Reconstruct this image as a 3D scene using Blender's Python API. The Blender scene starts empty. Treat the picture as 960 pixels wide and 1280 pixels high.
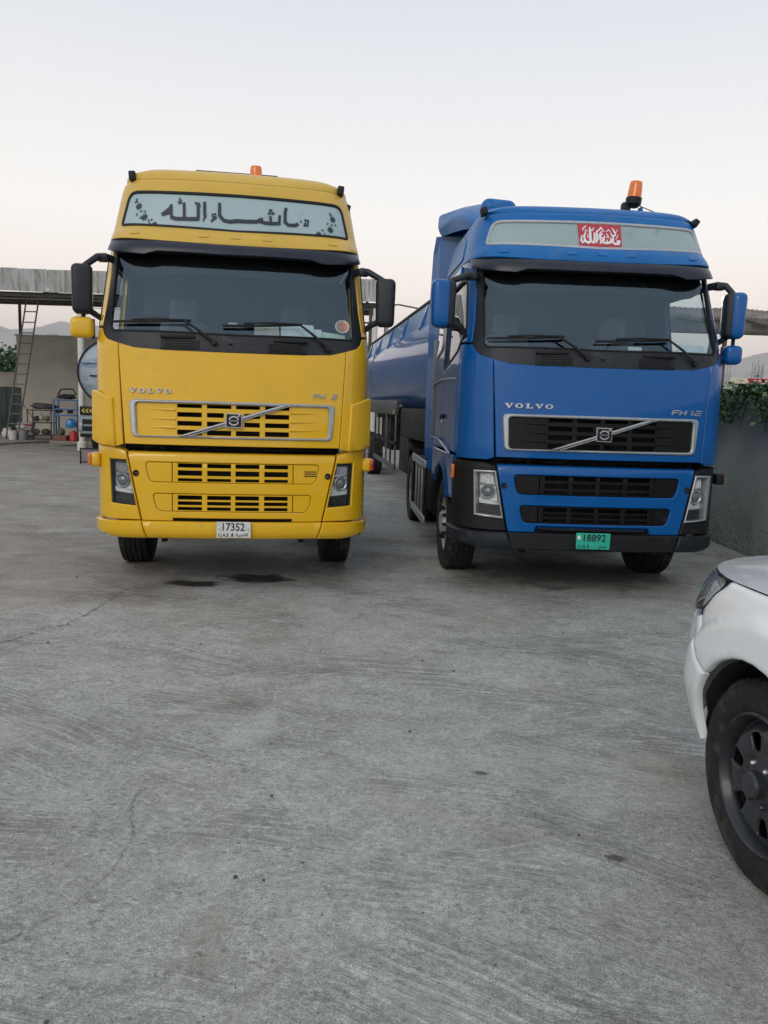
import bpy, bmesh, math, random
from mathutils import Vector, Matrix, Euler
from mathutils.geometry import delaunay_2d_cdt
random.seed(7)
PI = math.pi
sc = bpy.context.scene
COL = sc.collection

# ------------------------------------------------------------------ camera
cam_d = bpy.data.cameras.new('camera')
cam_d.sensor_fit = 'VERTICAL'; cam_d.sensor_height = 36.0; cam_d.sensor_width = 27.0
cam_d.lens = 36.0 * 995.39 / 1280.0
cam_d.clip_start = 0.05; cam_d.clip_end = 30000
cam = bpy.data.objects.new('camera', cam_d); COL.objects.link(cam)
PITCH, ROLL, CAMH = 0.1314036, 0.0317305, 1.71478
R0 = Vector((1, 0, 0)); F0 = Vector((0, math.cos(PITCH), -math.sin(PITCH))); U0 = Vector((0, math.sin(PITCH), math.cos(PITCH)))
right = R0 * math.cos(ROLL) + U0 * math.sin(ROLL); up = U0 * math.cos(ROLL) - R0 * math.sin(ROLL)
M = Matrix((right, up, -F0)).transposed().to_4x4(); M.translation = Vector((0, 0, CAMH))
cam.matrix_world = M
sc.camera = cam

# ------------------------------------------------------------------ world, sun, exposure
world = bpy.data.worlds.new("World"); sc.world = world; world.use_nodes = True
wn = world.node_tree.nodes; wl = world.node_tree.links
for n in list(wn): wn.remove(n)
w_out = wn.new('ShaderNodeOutputWorld'); w_bg = wn.new('ShaderNodeBackground')
w_tc = wn.new('ShaderNodeTexCoord'); w_sep = wn.new('ShaderNodeSeparateXYZ')
wl.new(w_tc.outputs['Generated'], w_sep.inputs[0])
def ramp(nodes, stops, interp='LINEAR'):
    r = nodes.new('ShaderNodeValToRGB'); r.color_ramp.interpolation = interp
    el = r.color_ramp.elements
    while len(el) > 1: el.remove(el[-1])
    el[0].position = stops[0][0]; el[0].color = (*stops[0][1], 1)
    for p, c in stops[1:]:
        e = el.new(p); e.color = (*c, 1)
    return r
SUN_EL, SUN_ROT = math.radians(28), math.radians(200)
w_sky = wn.new('ShaderNodeTexSky'); w_sky.sky_type = 'NISHITA'; w_sky.sun_disc = False
w_sky.sun_elevation = SUN_EL; w_sky.sun_rotation = SUN_ROT; w_sky.dust_density = 4.0
front = ramp(wn, [(0.0, (.80, .70, .64)), (.07, (.95, .76, .65)), (.13, (.96, .83, .74)), (.21, (.86, .81, .755)),
                  (.30, (.715, .70, .685)), (.42, (.575, .585, .615)), (.7, (.53, .565, .605)), (1.0, (.50, .535, .58))])
back = ramp(wn, [(0.0, (.48, .48, .48)), (.15, (.50, .51, .53)), (.4, (.48, .51, .55)), (1.0, (.50, .535, .58))])
wl.new(w_sep.outputs['Z'], front.inputs[0]); wl.new(w_sep.outputs['Z'], back.inputs[0])
w_mr = wn.new('ShaderNodeMapRange'); w_mr.interpolation_type = 'SMOOTHSTEP'
w_mr.inputs['From Min'].default_value = -0.6; w_mr.inputs['From Max'].default_value = 0.7
wl.new(w_sep.outputs['Y'], w_mr.inputs['Value'])
w_mix = wn.new('ShaderNodeMix'); w_mix.data_type = 'RGBA'
wl.new(w_mr.outputs[0], w_mix.inputs['Factor']); wl.new(back.outputs[0], w_mix.inputs['A']); wl.new(front.outputs[0], w_mix.inputs['B'])
w_ss = wn.new('ShaderNodeVectorMath'); w_ss.operation = 'SCALE'; w_ss.inputs['Scale'].default_value = 0.012
wl.new(w_sky.outputs[0], w_ss.inputs[0])
w_add = wn.new('ShaderNodeVectorMath'); w_add.operation = 'ADD'
wl.new(w_mix.outputs['Result'], w_add.inputs[0]); wl.new(w_ss.outputs[0], w_add.inputs[1])
wl.new(w_add.outputs[0], w_bg.inputs[0]); w_bg.inputs[1].default_value = 1.0
wl.new(w_bg.outputs[0], w_out.inputs[0])
sun_d = bpy.data.lights.new('sun', 'SUN'); sun_d.energy = 0.5; sun_d.angle = math.radians(25); sun_d.color = (1.0, .93, .85)
sun = bpy.data.objects.new('sun', sun_d); COL.objects.link(sun)
sd = Vector((math.sin(SUN_ROT) * math.cos(SUN_EL), math.cos(SUN_ROT) * math.cos(SUN_EL), math.sin(SUN_EL)))
sun.rotation_euler = sd.to_track_quat('Z', 'Y').to_euler()
sc.view_settings.view_transform = 'Standard'; sc.view_settings.look = 'None'
sc.view_settings.exposure = 0.45; sc.view_settings.gamma = 1.0; sc.view_settings.use_curve_mapping = False
sc.cycles.max_bounces = 8; sc.cycles.volume_bounces = 0; sc.cycles.transparent_max_bounces = 12
sc.cycles.use_denoising = True

# ------------------------------------------------------------------ materials
def nt(name):
    m = bpy.data.materials.new(name); m.use_nodes = True
    return m, m.node_tree.nodes, m.node_tree.links, m.node_tree.nodes['Principled BSDF']
def PM(name, col, rough=.5, speck=None, metal=0., coat=0., spec=.5, var=.0, vscale=6., bump=0., bscale=60., dirt=None, dscale=3., dthr=.55, emis=None, coatr=.05, vst=None):
    """procedural material: base colour with noise variation, patches of dirt, fine bump"""
    m, N, L, b = nt(name)
    b.inputs['Base Color'].default_value = (*col, 1); b.inputs['Roughness'].default_value = rough
    b.inputs['Metallic'].default_value = metal; b.inputs['Specular IOR Level'].default_value = spec
    b.inputs['Coat Weight'].default_value = coat; b.inputs['Coat Roughness'].default_value = coatr
    tc = N.new('ShaderNodeTexCoord'); src = tc.outputs['Object']
    if vst:
        mp = N.new('ShaderNodeMapping'); mp.inputs['Scale'].default_value = vst; L.new(src, mp.inputs[0]); src = mp.outputs[0]
    cur = None
    if var:
        n = N.new('ShaderNodeTexNoise'); n.inputs['Scale'].default_value = vscale; n.inputs['Detail'].default_value = 6; L.new(src, n.inputs['Vector'])
        r = ramp(N, [(.3, tuple(c * (1 - var) for c in col)), (.7, tuple(min(1, c * (1 + var)) for c in col))]); L.new(n.outputs['Fac'], r.inputs[0]); cur = r.outputs[0]
        mr = N.new('ShaderNodeMapRange'); mr.inputs['To Min'].default_value = max(0, rough - .08); mr.inputs['To Max'].default_value = min(1, rough + .1)
        L.new(n.outputs['Fac'], mr.inputs['Value']); L.new(mr.outputs[0], b.inputs['Roughness'])
    if dirt:
        n = N.new('ShaderNodeTexNoise'); n.inputs['Scale'].default_value = dscale; n.inputs['Detail'].default_value = 9; n.inputs['Roughness'].default_value = .65; L.new(src, n.inputs['Vector'])
        mr = N.new('ShaderNodeMapRange'); mr.inputs['From Min'].default_value = dthr; mr.inputs['From Max'].default_value = dthr + .2; L.new(n.outputs['Fac'], mr.inputs['Value'])
        mx = N.new('ShaderNodeMix'); mx.data_type = 'RGBA'; L.new(mr.outputs[0], mx.inputs['Factor'])
        if cur: L.new(cur, mx.inputs['A'])
        else: mx.inputs['A'].default_value = (*col, 1)
        mx.inputs['B'].default_value = (*dirt, 1); cur = mx.outputs['Result']
    if speck:   # small splashes and fly marks
        v = N.new('ShaderNodeTexVoronoi'); v.inputs['Scale'].default_value = 22; L.new(src, v.inputs['Vector'])
        n = N.new('ShaderNodeTexNoise'); n.inputs['Scale'].default_value = 3.5; n.inputs['Detail'].default_value = 5; L.new(src, n.inputs['Vector'])
        ad = N.new('ShaderNodeMath'); ad.operation = 'MULTIPLY_ADD'; ad.inputs[1].default_value = -.55; L.new(n.outputs['Fac'], ad.inputs[0]); L.new(v.outputs['Distance'], ad.inputs[2])
        mr = N.new('ShaderNodeMapRange'); mr.inputs['From Min'].default_value = -.20; mr.inputs['From Max'].default_value = -.235; mr.inputs['To Max'].default_value = .55; L.new(ad.outputs[0], mr.inputs['Value'])
        mx = N.new('ShaderNodeMix'); mx.data_type = 'RGBA'; L.new(mr.outputs[0], mx.inputs['Factor'])
        if cur: L.new(cur, mx.inputs['A'])
        else: mx.inputs['A'].default_value = (*col, 1)
        mx.inputs['B'].default_value = (*speck, 1); cur = mx.outputs['Result']
    if cur: L.new(cur, b.inputs['Base Color'])
    if bump:
        n = N.new('ShaderNodeTexNoise'); n.inputs['Scale'].default_value = bscale; n.inputs['Detail'].default_value = 4; L.new(src, n.inputs['Vector'])
        bp = N.new('ShaderNodeBump'); bp.inputs['Strength'].default_value = bump; bp.inputs['Distance'].default_value = .01
        L.new(n.outputs['Fac'], bp.inputs['Height']); L.new(bp.outputs[0], b.inputs['Normal'])
    if emis: b.inputs['Emission Color'].default_value = (*emis, 1); b.inputs['Emission Strength'].default_value = 1
    return m
def GLASS(name, tint, f0=.04, rough=.0, gc=(.95, .97, 1)):
    """thin glass: tinted transparency plus mirror reflection by Schlick's law"""
    m = bpy.data.materials.new(name); m.use_nodes = True; N = m.node_tree.nodes; L = m.node_tree.links
    for n in list(N): N.remove(n)
    o = N.new('ShaderNodeOutputMaterial'); t = N.new('ShaderNodeBsdfTransparent'); t.inputs[0].default_value = (*tint, 1)
    g = N.new('ShaderNodeBsdfGlossy'); g.inputs['Roughness'].default_value = rough; g.inputs[0].default_value = (*gc, 1)
    ge = N.new('ShaderNodeNewGeometry'); dt = N.new('ShaderNodeVectorMath'); dt.operation = 'DOT_PRODUCT'; L.new(ge.outputs['Incoming'], dt.inputs[0]); L.new(ge.outputs['Normal'], dt.inputs[1])
    def mth(op, a, b=None):
        n = N.new('ShaderNodeMath'); n.operation = op; n.use_clamp = op != 'MULTIPLY'
        for k, q in enumerate((a, b)):
            if q is None: continue
            if isinstance(q, (int, float)): n.inputs[k].default_value = q
            else: L.new(q, n.inputs[k])
        return n.outputs[0]
    c = mth('SUBTRACT', 1.0, mth('ABSOLUTE', dt.outputs['Value'])); p = mth('POWER', c, 5.0); f = mth('ADD', mth('MULTIPLY', p, 1 - f0), f0)
    mx = N.new('ShaderNodeMixShader'); L.new(f, mx.inputs[0]); L.new(t.outputs[0], mx.inputs[1]); L.new(g.outputs[0], mx.inputs[2]); L.new(mx.outputs[0], o.inputs['Surface'])
    return m
YEL = PM('yellow_paint', (.71, .415, .008), .36, speck=(.36, .25, .10), coat=.85, coatr=.05, spec=.25, var=.05, vscale=2.5, dirt=(.46, .30, .05), dscale=5, dthr=.60, bump=.02, bscale=3)
YEL2 = PM('yellow_roof_sky_dust', (.60, .38, .045), .38, coat=.2, coatr=.2, var=.06, vscale=3, dirt=(.42, .31, .12), dscale=3, dthr=.56)  # duller roof yellow: sky reflection and dust painted into the colour
BLU = PM('blue_paint', (.0, .086, .31), .36, speck=(.10, .17, .26), coat=.6, coatr=.05, spec=.15, var=.06, vscale=2.5, dirt=(.05, .12, .27), dscale=5, dthr=.66, bump=.02, bscale=3)
BLU2 = PM('dusty_blue_paint', (.002, .118, .37), .42, spec=.22, coat=.2, coatr=.2, var=.08, vscale=3, dirt=(.08, .16, .28), dscale=4, dthr=.58)
TBLU = PM('trailer_blue_paint', (.0, .095, .32), .3, spec=.2, coat=.6, coatr=.05, var=.1, vscale=.8, dirt=(.03, .06, .10), dscale=2, dthr=.6, bump=.08, bscale=1.2)
NAVY = PM('smoked_visor_plastic', (.010, .015, .030), .33, spec=.4, var=.2, vscale=8, dirt=(.05, .055, .065), dscale=9, dthr=.64, bump=.05)
BLK = PM('black_plastic', (.009, .010, .012), .55, spec=.3, var=.15, vscale=12, dirt=(.045, .045, .048), dscale=8, dthr=.6, bump=.1)
BAND = PM('cowl_plastic', (.012, .015, .021), .45, spec=.35, var=.2, vscale=10, dirt=(.07, .075, .08), dscale=7, dthr=.6, bump=.08)
GBLK = PM('grille_black', (.005, .005, .0055), .5, spec=.25, var=.2, vscale=15, dirt=(.05, .045, .04), dscale=10, dthr=.6)
LIPB = PM('charcoal_lip_plastic', (.014, .018, .026), .5, spec=.35, var=.2, vscale=8, dirt=(.07, .07, .075), dscale=5, dthr=.58, bump=.06)
DARK = PM('dark_void', (.006, .006, .007), .8, var=.3, vscale=9, dirt=(.02, .018, .016), dscale=12)
CHASS = PM('chassis_black', (.008, .008, .0085), .65, spec=.25, var=.3, vscale=7, dirt=(.07, .055, .04), dscale=5, dthr=.52, bump=.2)
CHR = PM('brushed_chrome', (.55, .56, .58), .28, metal=.9, var=.06, vscale=20, dirt=(.3, .29, .27), dscale=12, dthr=.62)
CHR2 = PM('silver_frame', (.42, .44, .46), .34, metal=.7, var=.08, vscale=20, dirt=(.28, .27, .25), dscale=8, dthr=.6)
SILV = PM('white_silver_wheel_paint', (.42, .43, .44), .5, metal=.3, var=.15, vscale=10, dirt=(.16, .13, .10), dscale=9, dthr=.5, bump=.1)
RUB = PM('tyre_rubber', (.016, .016, .017), .75, spec=.3, var=.25, vscale=14, dirt=(.075, .068, .06), dscale=7, dthr=.52, bump=.25, bscale=120)
SIGNP = PM('sign_panel_plastic', (.33, .44, .47), .3, coat=.3, var=.06, vscale=2, dirt=(.15, .19, .19), dscale=6, dthr=.63)
SIGNB = PM('sign_panel_plastic_pale', (.27, .36, .365), .3, coat=.3, var=.06, vscale=2, dirt=(.14, .18, .18), dscale=6, dthr=.6)
INK = PM('dark_lettering_film', (.012, .022, .035), .5, var=.2, vscale=30, dirt=(.05, .07, .09), dscale=40, dthr=.62)
RED = PM('red_sticker_film', (.42, .035, .05), .45, var=.12, vscale=25, dirt=(.35, .12, .12), dscale=20, dthr=.6)
WHT = PM('white_film', (.72, .74, .76), .5, var=.08, vscale=30, dirt=(.45, .4, .4), dscale=30, dthr=.65)
ORG = PM('orange_lens', (.78, .17, .01), .18, coat=.6, var=.15, vscale=25, bump=.2, bscale=40)
ORG2 = PM('amber_marker_lens', (.6, .16, .03), .25, coat=.4, var=.1, vscale=20)
REDL = PM('red_lens', (.45, .03, .02), .25, coat=.4, var=.1, vscale=20)
REFL = PM('headlamp_reflector', (.72, .73, .73), .3, metal=.35, var=.2, vscale=30, bump=.5, bscale=45)
HLD = PM('headlamp_inner_dark', (.30, .31, .32), .3, metal=.3, var=.3, vscale=25, bump=.2)
HLB = PM('fog_lamp_dark', (.03, .032, .036), .2, metal=.4, var=.3, vscale=25, bump=.4, bscale=60)
LENS = GLASS('clear_lens', (.93, .95, .96), .05, .03)
WSG = GLASS('windscreen_glass', (.70, .78, .80), .095, .01, (.70, .92, 1.10))
SIDEG = GLASS('side_glass', (.82, .86, .86), .06, .0)
MIRG = PM('mirror_glass', (.6, .63, .66), .03, metal=1.0, var=.02)
DASH = PM('dashboard_plastic', (.06, .07, .08), .6, var=.15, vscale=10, bump=.1)
CABIN = PM('cabin_trim', (.05, .065, .085), .8, var=.2, vscale=5, bump=.1)
SEAT = PM('seat_fabric', (.22, .24, .26), .9, var=.2, vscale=8, bump=.2)
PAP = PM('white_paper', (.72, .76, .78), .7, var=.05, vscale=15)
PAPG = PM('pale_green_paper', (.55, .68, .55), .7, var=.08, vscale=15)
PAPC = PM('cream_paper', (.55, .50, .42), .7, var=.12, vscale=20)
PLW = PM('plate_white', (.62, .64, .63), .45, var=.1, vscale=40, dirt=(.35, .35, .33), dscale=30, dthr=.6)
PLG = PM('plate_green', (.02, .42, .30), .45, var=.1, vscale=40, dirt=(.10, .35, .28), dscale=30, dthr=.6)
PLK = PM('plate_ink', (.012, .014, .016), .5, var=.1, vscale=40)
MIRB = PM('mirror_shell_plastic', (.013, .016, .022), .45, spec=.4, var=.15, vscale=10, dirt=(.05, .055, .06), dscale=8, dthr=.6, bump=.05)

# ------------------------------------------------------------------ mesh helpers
def link(name, me, mat=None, parent=None, smooth=True, ang=35):
    o = bpy.data.objects.new(name, me); COL.objects.link(o)
    if mat is not None: me.materials.append(mat)
    if smooth:
        me.shade_smooth(); me.set_sharp_from_angle(angle=math.radians(ang))
    if parent is not None: o.parent = parent
    return o
def bmo(name, bm, mat=None, parent=None, smooth=True, ang=35):
    bmesh.ops.recalc_face_normals(bm, faces=bm.faces)
    me = bpy.data.meshes.new(name); bm.to_mesh(me); bm.free()
    return link(name, me, mat, parent, smooth, ang)
def tag(o, label, cat, group=None, kind=None):
    o['label'] = label; o['category'] = cat
    if group: o['group'] = group
    if kind: o['kind'] = kind
    return o
def empty(name, loc=(0, 0, 0), rz=0., label=None, cat=None, group=None):
    o = bpy.data.objects.new(name, None); COL.objects.link(o); o.location = loc; o.rotation_euler = (0, 0, rz); o.empty_display_size = .2
    if label: tag(o, label, cat, group)
    return o
def add_box(bm, c, s, bev=0., rot=None, seg=2):
    r = bmesh.ops.create_cube(bm, size=1.0); vs = r['verts']
    for v in vs: v.co = Vector((v.co.x * s[0], v.co.y * s[1], v.co.z * s[2]))
    if bev:
        es = list({e for v in vs for e in v.link_edges})
        rr = bmesh.ops.bevel(bm, geom=es, offset=min(bev, min(s) * .45), segments=seg, affect='EDGES', profile=.5)
        vs = list({v for f in rr['faces'] for v in f.verts} | {v for v in vs if v.is_valid})
    m = Matrix.Translation(Vector(c))
    if rot: m = m @ Euler(rot).to_matrix().to_4x4()
    bmesh.ops.transform(bm, matrix=m, verts=vs)
    return vs
def box(name, c, s, mat, parent=None, bev=.0, rot=None, seg=2):
    bm = bmesh.new(); add_box(bm, c, s, bev, rot, seg); return bmo(name, bm, mat, parent)
def ring_frames(pts):
    P = [Vector(p) for p in pts]; T = []
    for i in range(len(P)):
        a = P[max(i - 1, 0)]; b = P[min(i + 1, len(P) - 1)]; T.append((b - a).normalized())
    n = Vector((0, 0, 1)) if abs(T[0].z) < .9 else Vector((1, 0, 0)); out = []
    for t in T:
        n = (n - t * n.dot(t)).normalized(); out.append((n.copy(), t.cross(n)))
    return P, out
def add_tube(bm, pts, r, n=8, cap=True):
    P, fr = ring_frames(pts); R = r if isinstance(r, (list, tuple)) else [r] * len(P); rings = []
    for p, (a, b), rr in zip(P, fr, R):
        rings.append([bm.verts.new(p + (a * math.cos(2 * PI * k / n) + b * math.sin(2 * PI * k / n)) * rr) for k in range(n)])
    for A, B in zip(rings, rings[1:]):
        for k in range(n): bm.faces.new((A[k], A[(k + 1) % n], B[(k + 1) % n], B[k]))
    if cap: bm.faces.new(rings[0][::-1]); bm.faces.new(rings[-1])
def tube(name, pts, r, mat, parent=None, n=8):
    bm = bmesh.new(); add_tube(bm, pts, r, n); return bmo(name, bm, mat, parent, ang=50)
def add_lathe(bm, prof, M4, n=32, close=True, fn=None):
    rings = []
    for (r, h) in prof:
        if r < 1e-6: rings.append([bm.verts.new(M4 @ Vector((0, 0, h)))])
        else: rings.append([bm.verts.new(M4 @ Vector(((r + (fn(k, r, h) if fn else 0)) * math.cos(2 * PI * k / n), (r + (fn(k, r, h) if fn else 0)) * math.sin(2 * PI * k / n), h))) for k in range(n)])
    for A, B in zip(rings, rings[1:]):
        if len(A) == 1 and len(B) == 1: continue
        for k in range(n):
            if len(A) == 1: bm.faces.new((A[0], B[k], B[(k + 1) % n]))
            elif len(B) == 1: bm.faces.new((A[k], A[(k + 1) % n], B[0]))
            else: bm.faces.new((A[k], A[(k + 1) % n], B[(k + 1) % n], B[k]))
def axisM(c, d):
    return Matrix.Translation(Vector(c)) @ Vector(d).to_track_quat('Z', 'Y').to_matrix().to_4x4()
def lathe(name, prof, c, d, mat, parent=None, n=32, fn=None, ang=35):
    bm = bmesh.new(); add_lathe(bm, prof, axisM(c, d), n, fn=fn); return bmo(name, bm, mat, parent, ang=ang)
def area(p): return sum(p[i][0] * p[(i + 1) % len(p)][1] - p[(i + 1) % len(p)][0] * p[i][1] for i in range(len(p))) / 2
def ccw(p): return list(p) if area(p) > 0 else list(p)[::-1]
def rpoly(p, r, k=4):
    """round the corners of a polygon; r one radius or one per corner"""
    n = len(p); out = []
    for i in range(n):
        rr = r[i] if isinstance(r, (list, tuple)) else r
        P = Vector(p[i]); A = Vector(p[i - 1]) - P; B = Vector(p[(i + 1) % n]) - P
        if rr <= 0: out.append(tuple(P)); continue
        d = min(rr, A.length * .45, B.length * .45); a = P + A.normalized() * d; b = P + B.normalized() * d
        for j in range(k + 1):
            t = j / k; out.append(tuple(a * (1 - t) ** 2 + P * 2 * t * (1 - t) + b * t * t))
    return out
def dens(p, g):
    out = []
    for i in range(len(p)):
        a = Vector(p[i]); b = Vector(p[(i + 1) % len(p)]); n = max(1, int(math.ceil((b - a).length / g)))
        for j in range(n): out.append(tuple(a.lerp(b, j / n)))
    return out
def inset(p, d):
    n = len(p); out = []
    for i in range(n):
        P = Vector(p[i]); a = (P - Vector(p[i - 1])); b = (Vector(p[(i + 1) % n]) - P)
        if a.length < 1e-9: a = b
        if b.length < 1e-9: b = a
        a.normalize(); b.normalize(); na = Vector((-a.y, a.x)); nb = Vector((-b.y, b.x)); m = na + nb
        if m.length < 1e-6: out.append(tuple(P)); continue
        m.normalize(); k = d / max(.45, m.dot(na)); out.append(tuple(P + m * k))
    return out
def pip(x, y, p):
    c = False; j = len(p) - 1
    for i in range(len(p)):
        if (p[i][1] > y) != (p[j][1] > y) and x < (p[j][0] - p[i][0]) * (y - p[i][1]) / (p[j][1] - p[i][1]) + p[i][0]: c = not c
        j = i
    return c
def pdist(x, y, p):
    best = 9.
    for i in range(len(p)):
        ax, ay = p[i - 1]; bx, by = p[i]; dx, dy = bx - ax, by - ay; l = dx * dx + dy * dy
        t = 0 if l < 1e-12 else max(0, min(1, ((x - ax) * dx + (y - ay) * dy) / l)); q = (x - ax - t * dx) ** 2 + (y - ay - t * dy) ** 2
        if q < best: best = q
    return math.sqrt(best)
def add_panel(bm, surf, outer, holes=(), off=0., t=.02, bev=.004, g=.07):
    """a panel of real thickness laid on surf(a, b, off): bevelled edges, true holes"""
    of = off if callable(off) else (lambda a, b: off)
    outer = ccw(dens(outer, g)); holes = [ccw(dens(h, g))[::-1] for h in holes]
    loops = [outer] + holes; ins = [inset(l, bev) for l in loops]
    pts = []; edges = []
    for l in ins:
        b0 = len(pts); pts += [Vector(q) for q in l]; edges += [(b0 + i, b0 + (i + 1) % len(l)) for i in range(len(l))]
    xs = [q[0] for q in outer]; ys = [q[1] for q in outer]; x = min(xs) + g * .5; row = 0
    nx = max(1, int((max(xs) - min(xs)) / g)); ny = max(1, int((max(ys) - min(ys)) / g))
    for i in range(nx + 1):
        for j in range(ny + 1):
            a = min(xs) + (i + .5) * (max(xs) - min(xs)) / (nx + 1); b = min(ys) + (j + .5) * (max(ys) - min(ys)) / (ny + 1)
            if pip(a, b, ins[0]) and not any(pip(a, b, h) for h in ins[1:]) and all(pdist(a, b, l) > g * .35 for l in ins): pts.append(Vector((a, b)))
    V, Eg, F, ov, oe, of_ = delaunay_2d_cdt(pts, edges, [], 0, 1e-7)
    vs = [bm.verts.new(surf(v.x, v.y, of(v.x, v.y))) for v in V]
    back = {}
    for i, src in enumerate(ov):
        for s_ in src: back[s_] = i
    for f in F:
        cx = sum(V[i].x for i in f) / len(f); cy = sum(V[i].y for i in f) / len(f)
        if pip(cx, cy, ins[0]) and not any(pip(cx, cy, h) for h in ins[1:]):
            try: bm.faces.new([vs[i] for i in f])
            except ValueError: pass
    b0 = 0
    for l, il in zip(loops, ins):
        n = len(l)
        A = [vs[back.get(b0 + i, 0)] for i in range(n)]
        B = [bm.verts.new(surf(q[0], q[1], of(*q) - bev)) for q in l]
        C_ = [bm.verts.new(surf(q[0], q[1], of(*q) - max(t, bev * 1.5))) for q in l]
        for i in range(n):
            j = (i + 1) % n
            if A[i] is A[j]: continue
            bm.faces.new((A[i], B[i], B[j], A[j])); bm.faces.new((B[i], C_[i], C_[j], B[j]))
        b0 += n
    loose = [v for v in bm.verts if not v.link_faces]
    if loose: bmesh.ops.delete(bm, geom=loose, context='VERTS')
def panel(name, surf, outer, mat, parent=None, holes=(), off=0., t=.02, bev=.004, g=.07, ang=40):
    bm = bmesh.new(); add_panel(bm, surf, outer, holes, off, t, bev, g); return bmo(name, bm, mat, parent, ang=ang)
def add_ribbon(bm, surf, pts, w, off, t=.003, taper=False):
    """a brush stroke: quads along a polyline, width w, laid on surf"""
    P = [Vector(p) for p in pts]; L = []; 
    for i, p in enumerate(P):
        a = P[max(i - 1, 0)]; b = P[min(i + 1, len(P) - 1)]; d = (b - a).normalized(); n = Vector((-d.y, d.x))
        e = .5
        if i == 0: p = p - d * w * .25
        if i == len(P) - 1: p = p + d * w * .25
        if taper and i in (0, len(P) - 1): e = .28
        L.append((p + n * w * e, p - n * w * e))
    poly = [tuple(a) for a, b in L] + [tuple(b) for a, b in L][::-1]
    top = [bm.verts.new(surf(q[0], q[1], off)) for q in poly]; bot = [bm.verts.new(surf(q[0], q[1], off - t)) for q in poly]; n = len(L); m = len(poly)
    for i in range(n - 1): bm.faces.new((top[i], top[i + 1], top[m - 2 - i], top[m - 1 - i]))
    for i in range(m): bm.faces.new((top[i], bot[i], bot[(i + 1) % m], top[(i + 1) % m]))
def text_mesh(body, size, width=1., depth=.001, bold=.0, shear=0.):
    c = bpy.data.curves.new('t', 'FONT'); c.body = body; c.size = size; c.extrude = depth; c.offset = bold; c.resolution_u = 2; c.shear = shear
    c.align_x = 'CENTER'; c.align_y = 'CENTER'
    o = bpy.data.objects.new('t', c); COL.objects.link(o)
    dg = bpy.context.evaluated_depsgraph_get(); me = bpy.data.meshes.new_from_object(o.evaluated_get(dg))
    bpy.data.objects.remove(o); bpy.data.curves.remove(c)
    xs = [v.co.x for v in me.vertices]; ys = [v.co.y for v in me.vertices]
    if xs:
        cx = (min(xs) + max(xs)) / 2; cy = (min(ys) + max(ys)) / 2; W = max(xs) - min(xs)
        for v in me.vertices: v.co = Vector(((v.co.x - cx) * (width / W), v.co.y - cy, v.co.z))
    return me
def text_on(name, body, size, width, c, mat, parent, rx=PI / 2, rz=0., **k):
    me = text_mesh(body, size, width, **k); me.transform(Matrix.Translation(Vector(c)) @ Euler((rx, 0, rz)).to_matrix().to_4x4())
    me.name = name; me.materials.clear()
    return link(name, me, mat, parent, smooth=False)
def interp(x, X, Y):
    if x <= X[0]: return Y[0]
    for i in range(1, len(X)):
        if x <= X[i]: return Y[i - 1] + (Y[i] - Y[i - 1]) * (x - X[i - 1]) / (X[i] - X[i - 1])
    return Y[-1]
def catmull(P, n=12):
    P = [Vector(p) for p in P]; Q = [2 * P[0] - P[1]] + P + [2 * P[-1] - P[-2]]; out = []
    for i in range(1, len(Q) - 2):
        a, b, c, d = Q[i - 1:i + 3]
        for k in range(n):
            t = k / n; out.append(.5 * ((2 * b) + (c - a) * t + (2 * a - 5 * b + 4 * c - d) * t * t + (3 * b - a - 3 * c + d) * t ** 3))
    out.append(Q[-2]); return out
def arclen(P):
    L = [0.]
    for a, b in zip(P, P[1:]): L.append(L[-1] + (b - a).length)
    return L

# ------------------------------------------------------------------ the cab surface shared by both lorries: (s, z) -> point, s runs along the plan curve
PL = [(0, -.11), (.2, -.107), (.4, -.098), (.6, -.083), (.8, -.058), (.93, -.032), (1.02, -.002), (1.1, .052), (1.16, .12), (1.205, .20), (1.232, .3), (1.246, .42), (1.25, .56), (1.25, .8), (1.25, 1.2), (1.25, 1.7), (1.25, 2.2)]
PC = catmull([Vector(p) for p in PL]); PSL = arclen(PC); PX = [p.x for p in PC]; PY = [p.y for p in PC]; SMAX = PSL[-1]
RZ = [0, 1.26, 1.315, 2.17, 2.29, 3.02, 3.15, 3.25, 3.55, 3.65, 3.72, 3.80]; RY = [0, 0, -.03, 0, .03, .34, .375, .395, .52, .61, .75, 1.0]
WZ = [0, 2.17, 3.05, 3.25, 3.55, 3.67, 3.76]; WXX = [1, 1, .95, .925, .87, .8, .6]
def fit_x(s):
    a = abs(s)
    import bisect
    if a >= SMAX: return math.copysign(PX[-1], s), PY[-1] + (a - SMAX)
    i = max(1, bisect.bisect_left(PSL, a)); t = (a - PSL[i - 1]) / max(1e-9, PSL[i] - PSL[i - 1])
    x = PX[i - 1] + (PX[i] - PX[i - 1]) * t; y = PY[i - 1] + (PY[i] - PY[i - 1]) * t
    return math.copysign(x, s), y
def sY(y):  return interp(y, PY[30:], PSL[30:])
class Cab:
    def __init__(self, k): self.k = k
    def zb(self, z): return z if z < 3.25 else 3.25 + (z - 3.25) / self.k
    def raw(self, s, z):
        x, y = fit_x(s); b = self.zb(z); w = interp(b, WZ, WXX); r = interp(b, RZ, RY)
        f = max(0., min(1., (y - .45) / 1.7)); return Vector((x * w, y + r * (1 - f), z))
    def __call__(self, s, z, off=0.):
        P = self.raw(s, z)
        if not off: return P
        e = .02; a = self.raw(s + e, z) - self.raw(s - e, z); b = self.raw(s, z + e) - self.raw(s, z - e)
        n = a.cross(b).normalized(); return P + n * off
def mir(p, sd): return [(sd * a, b) for a, b in p]

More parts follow.
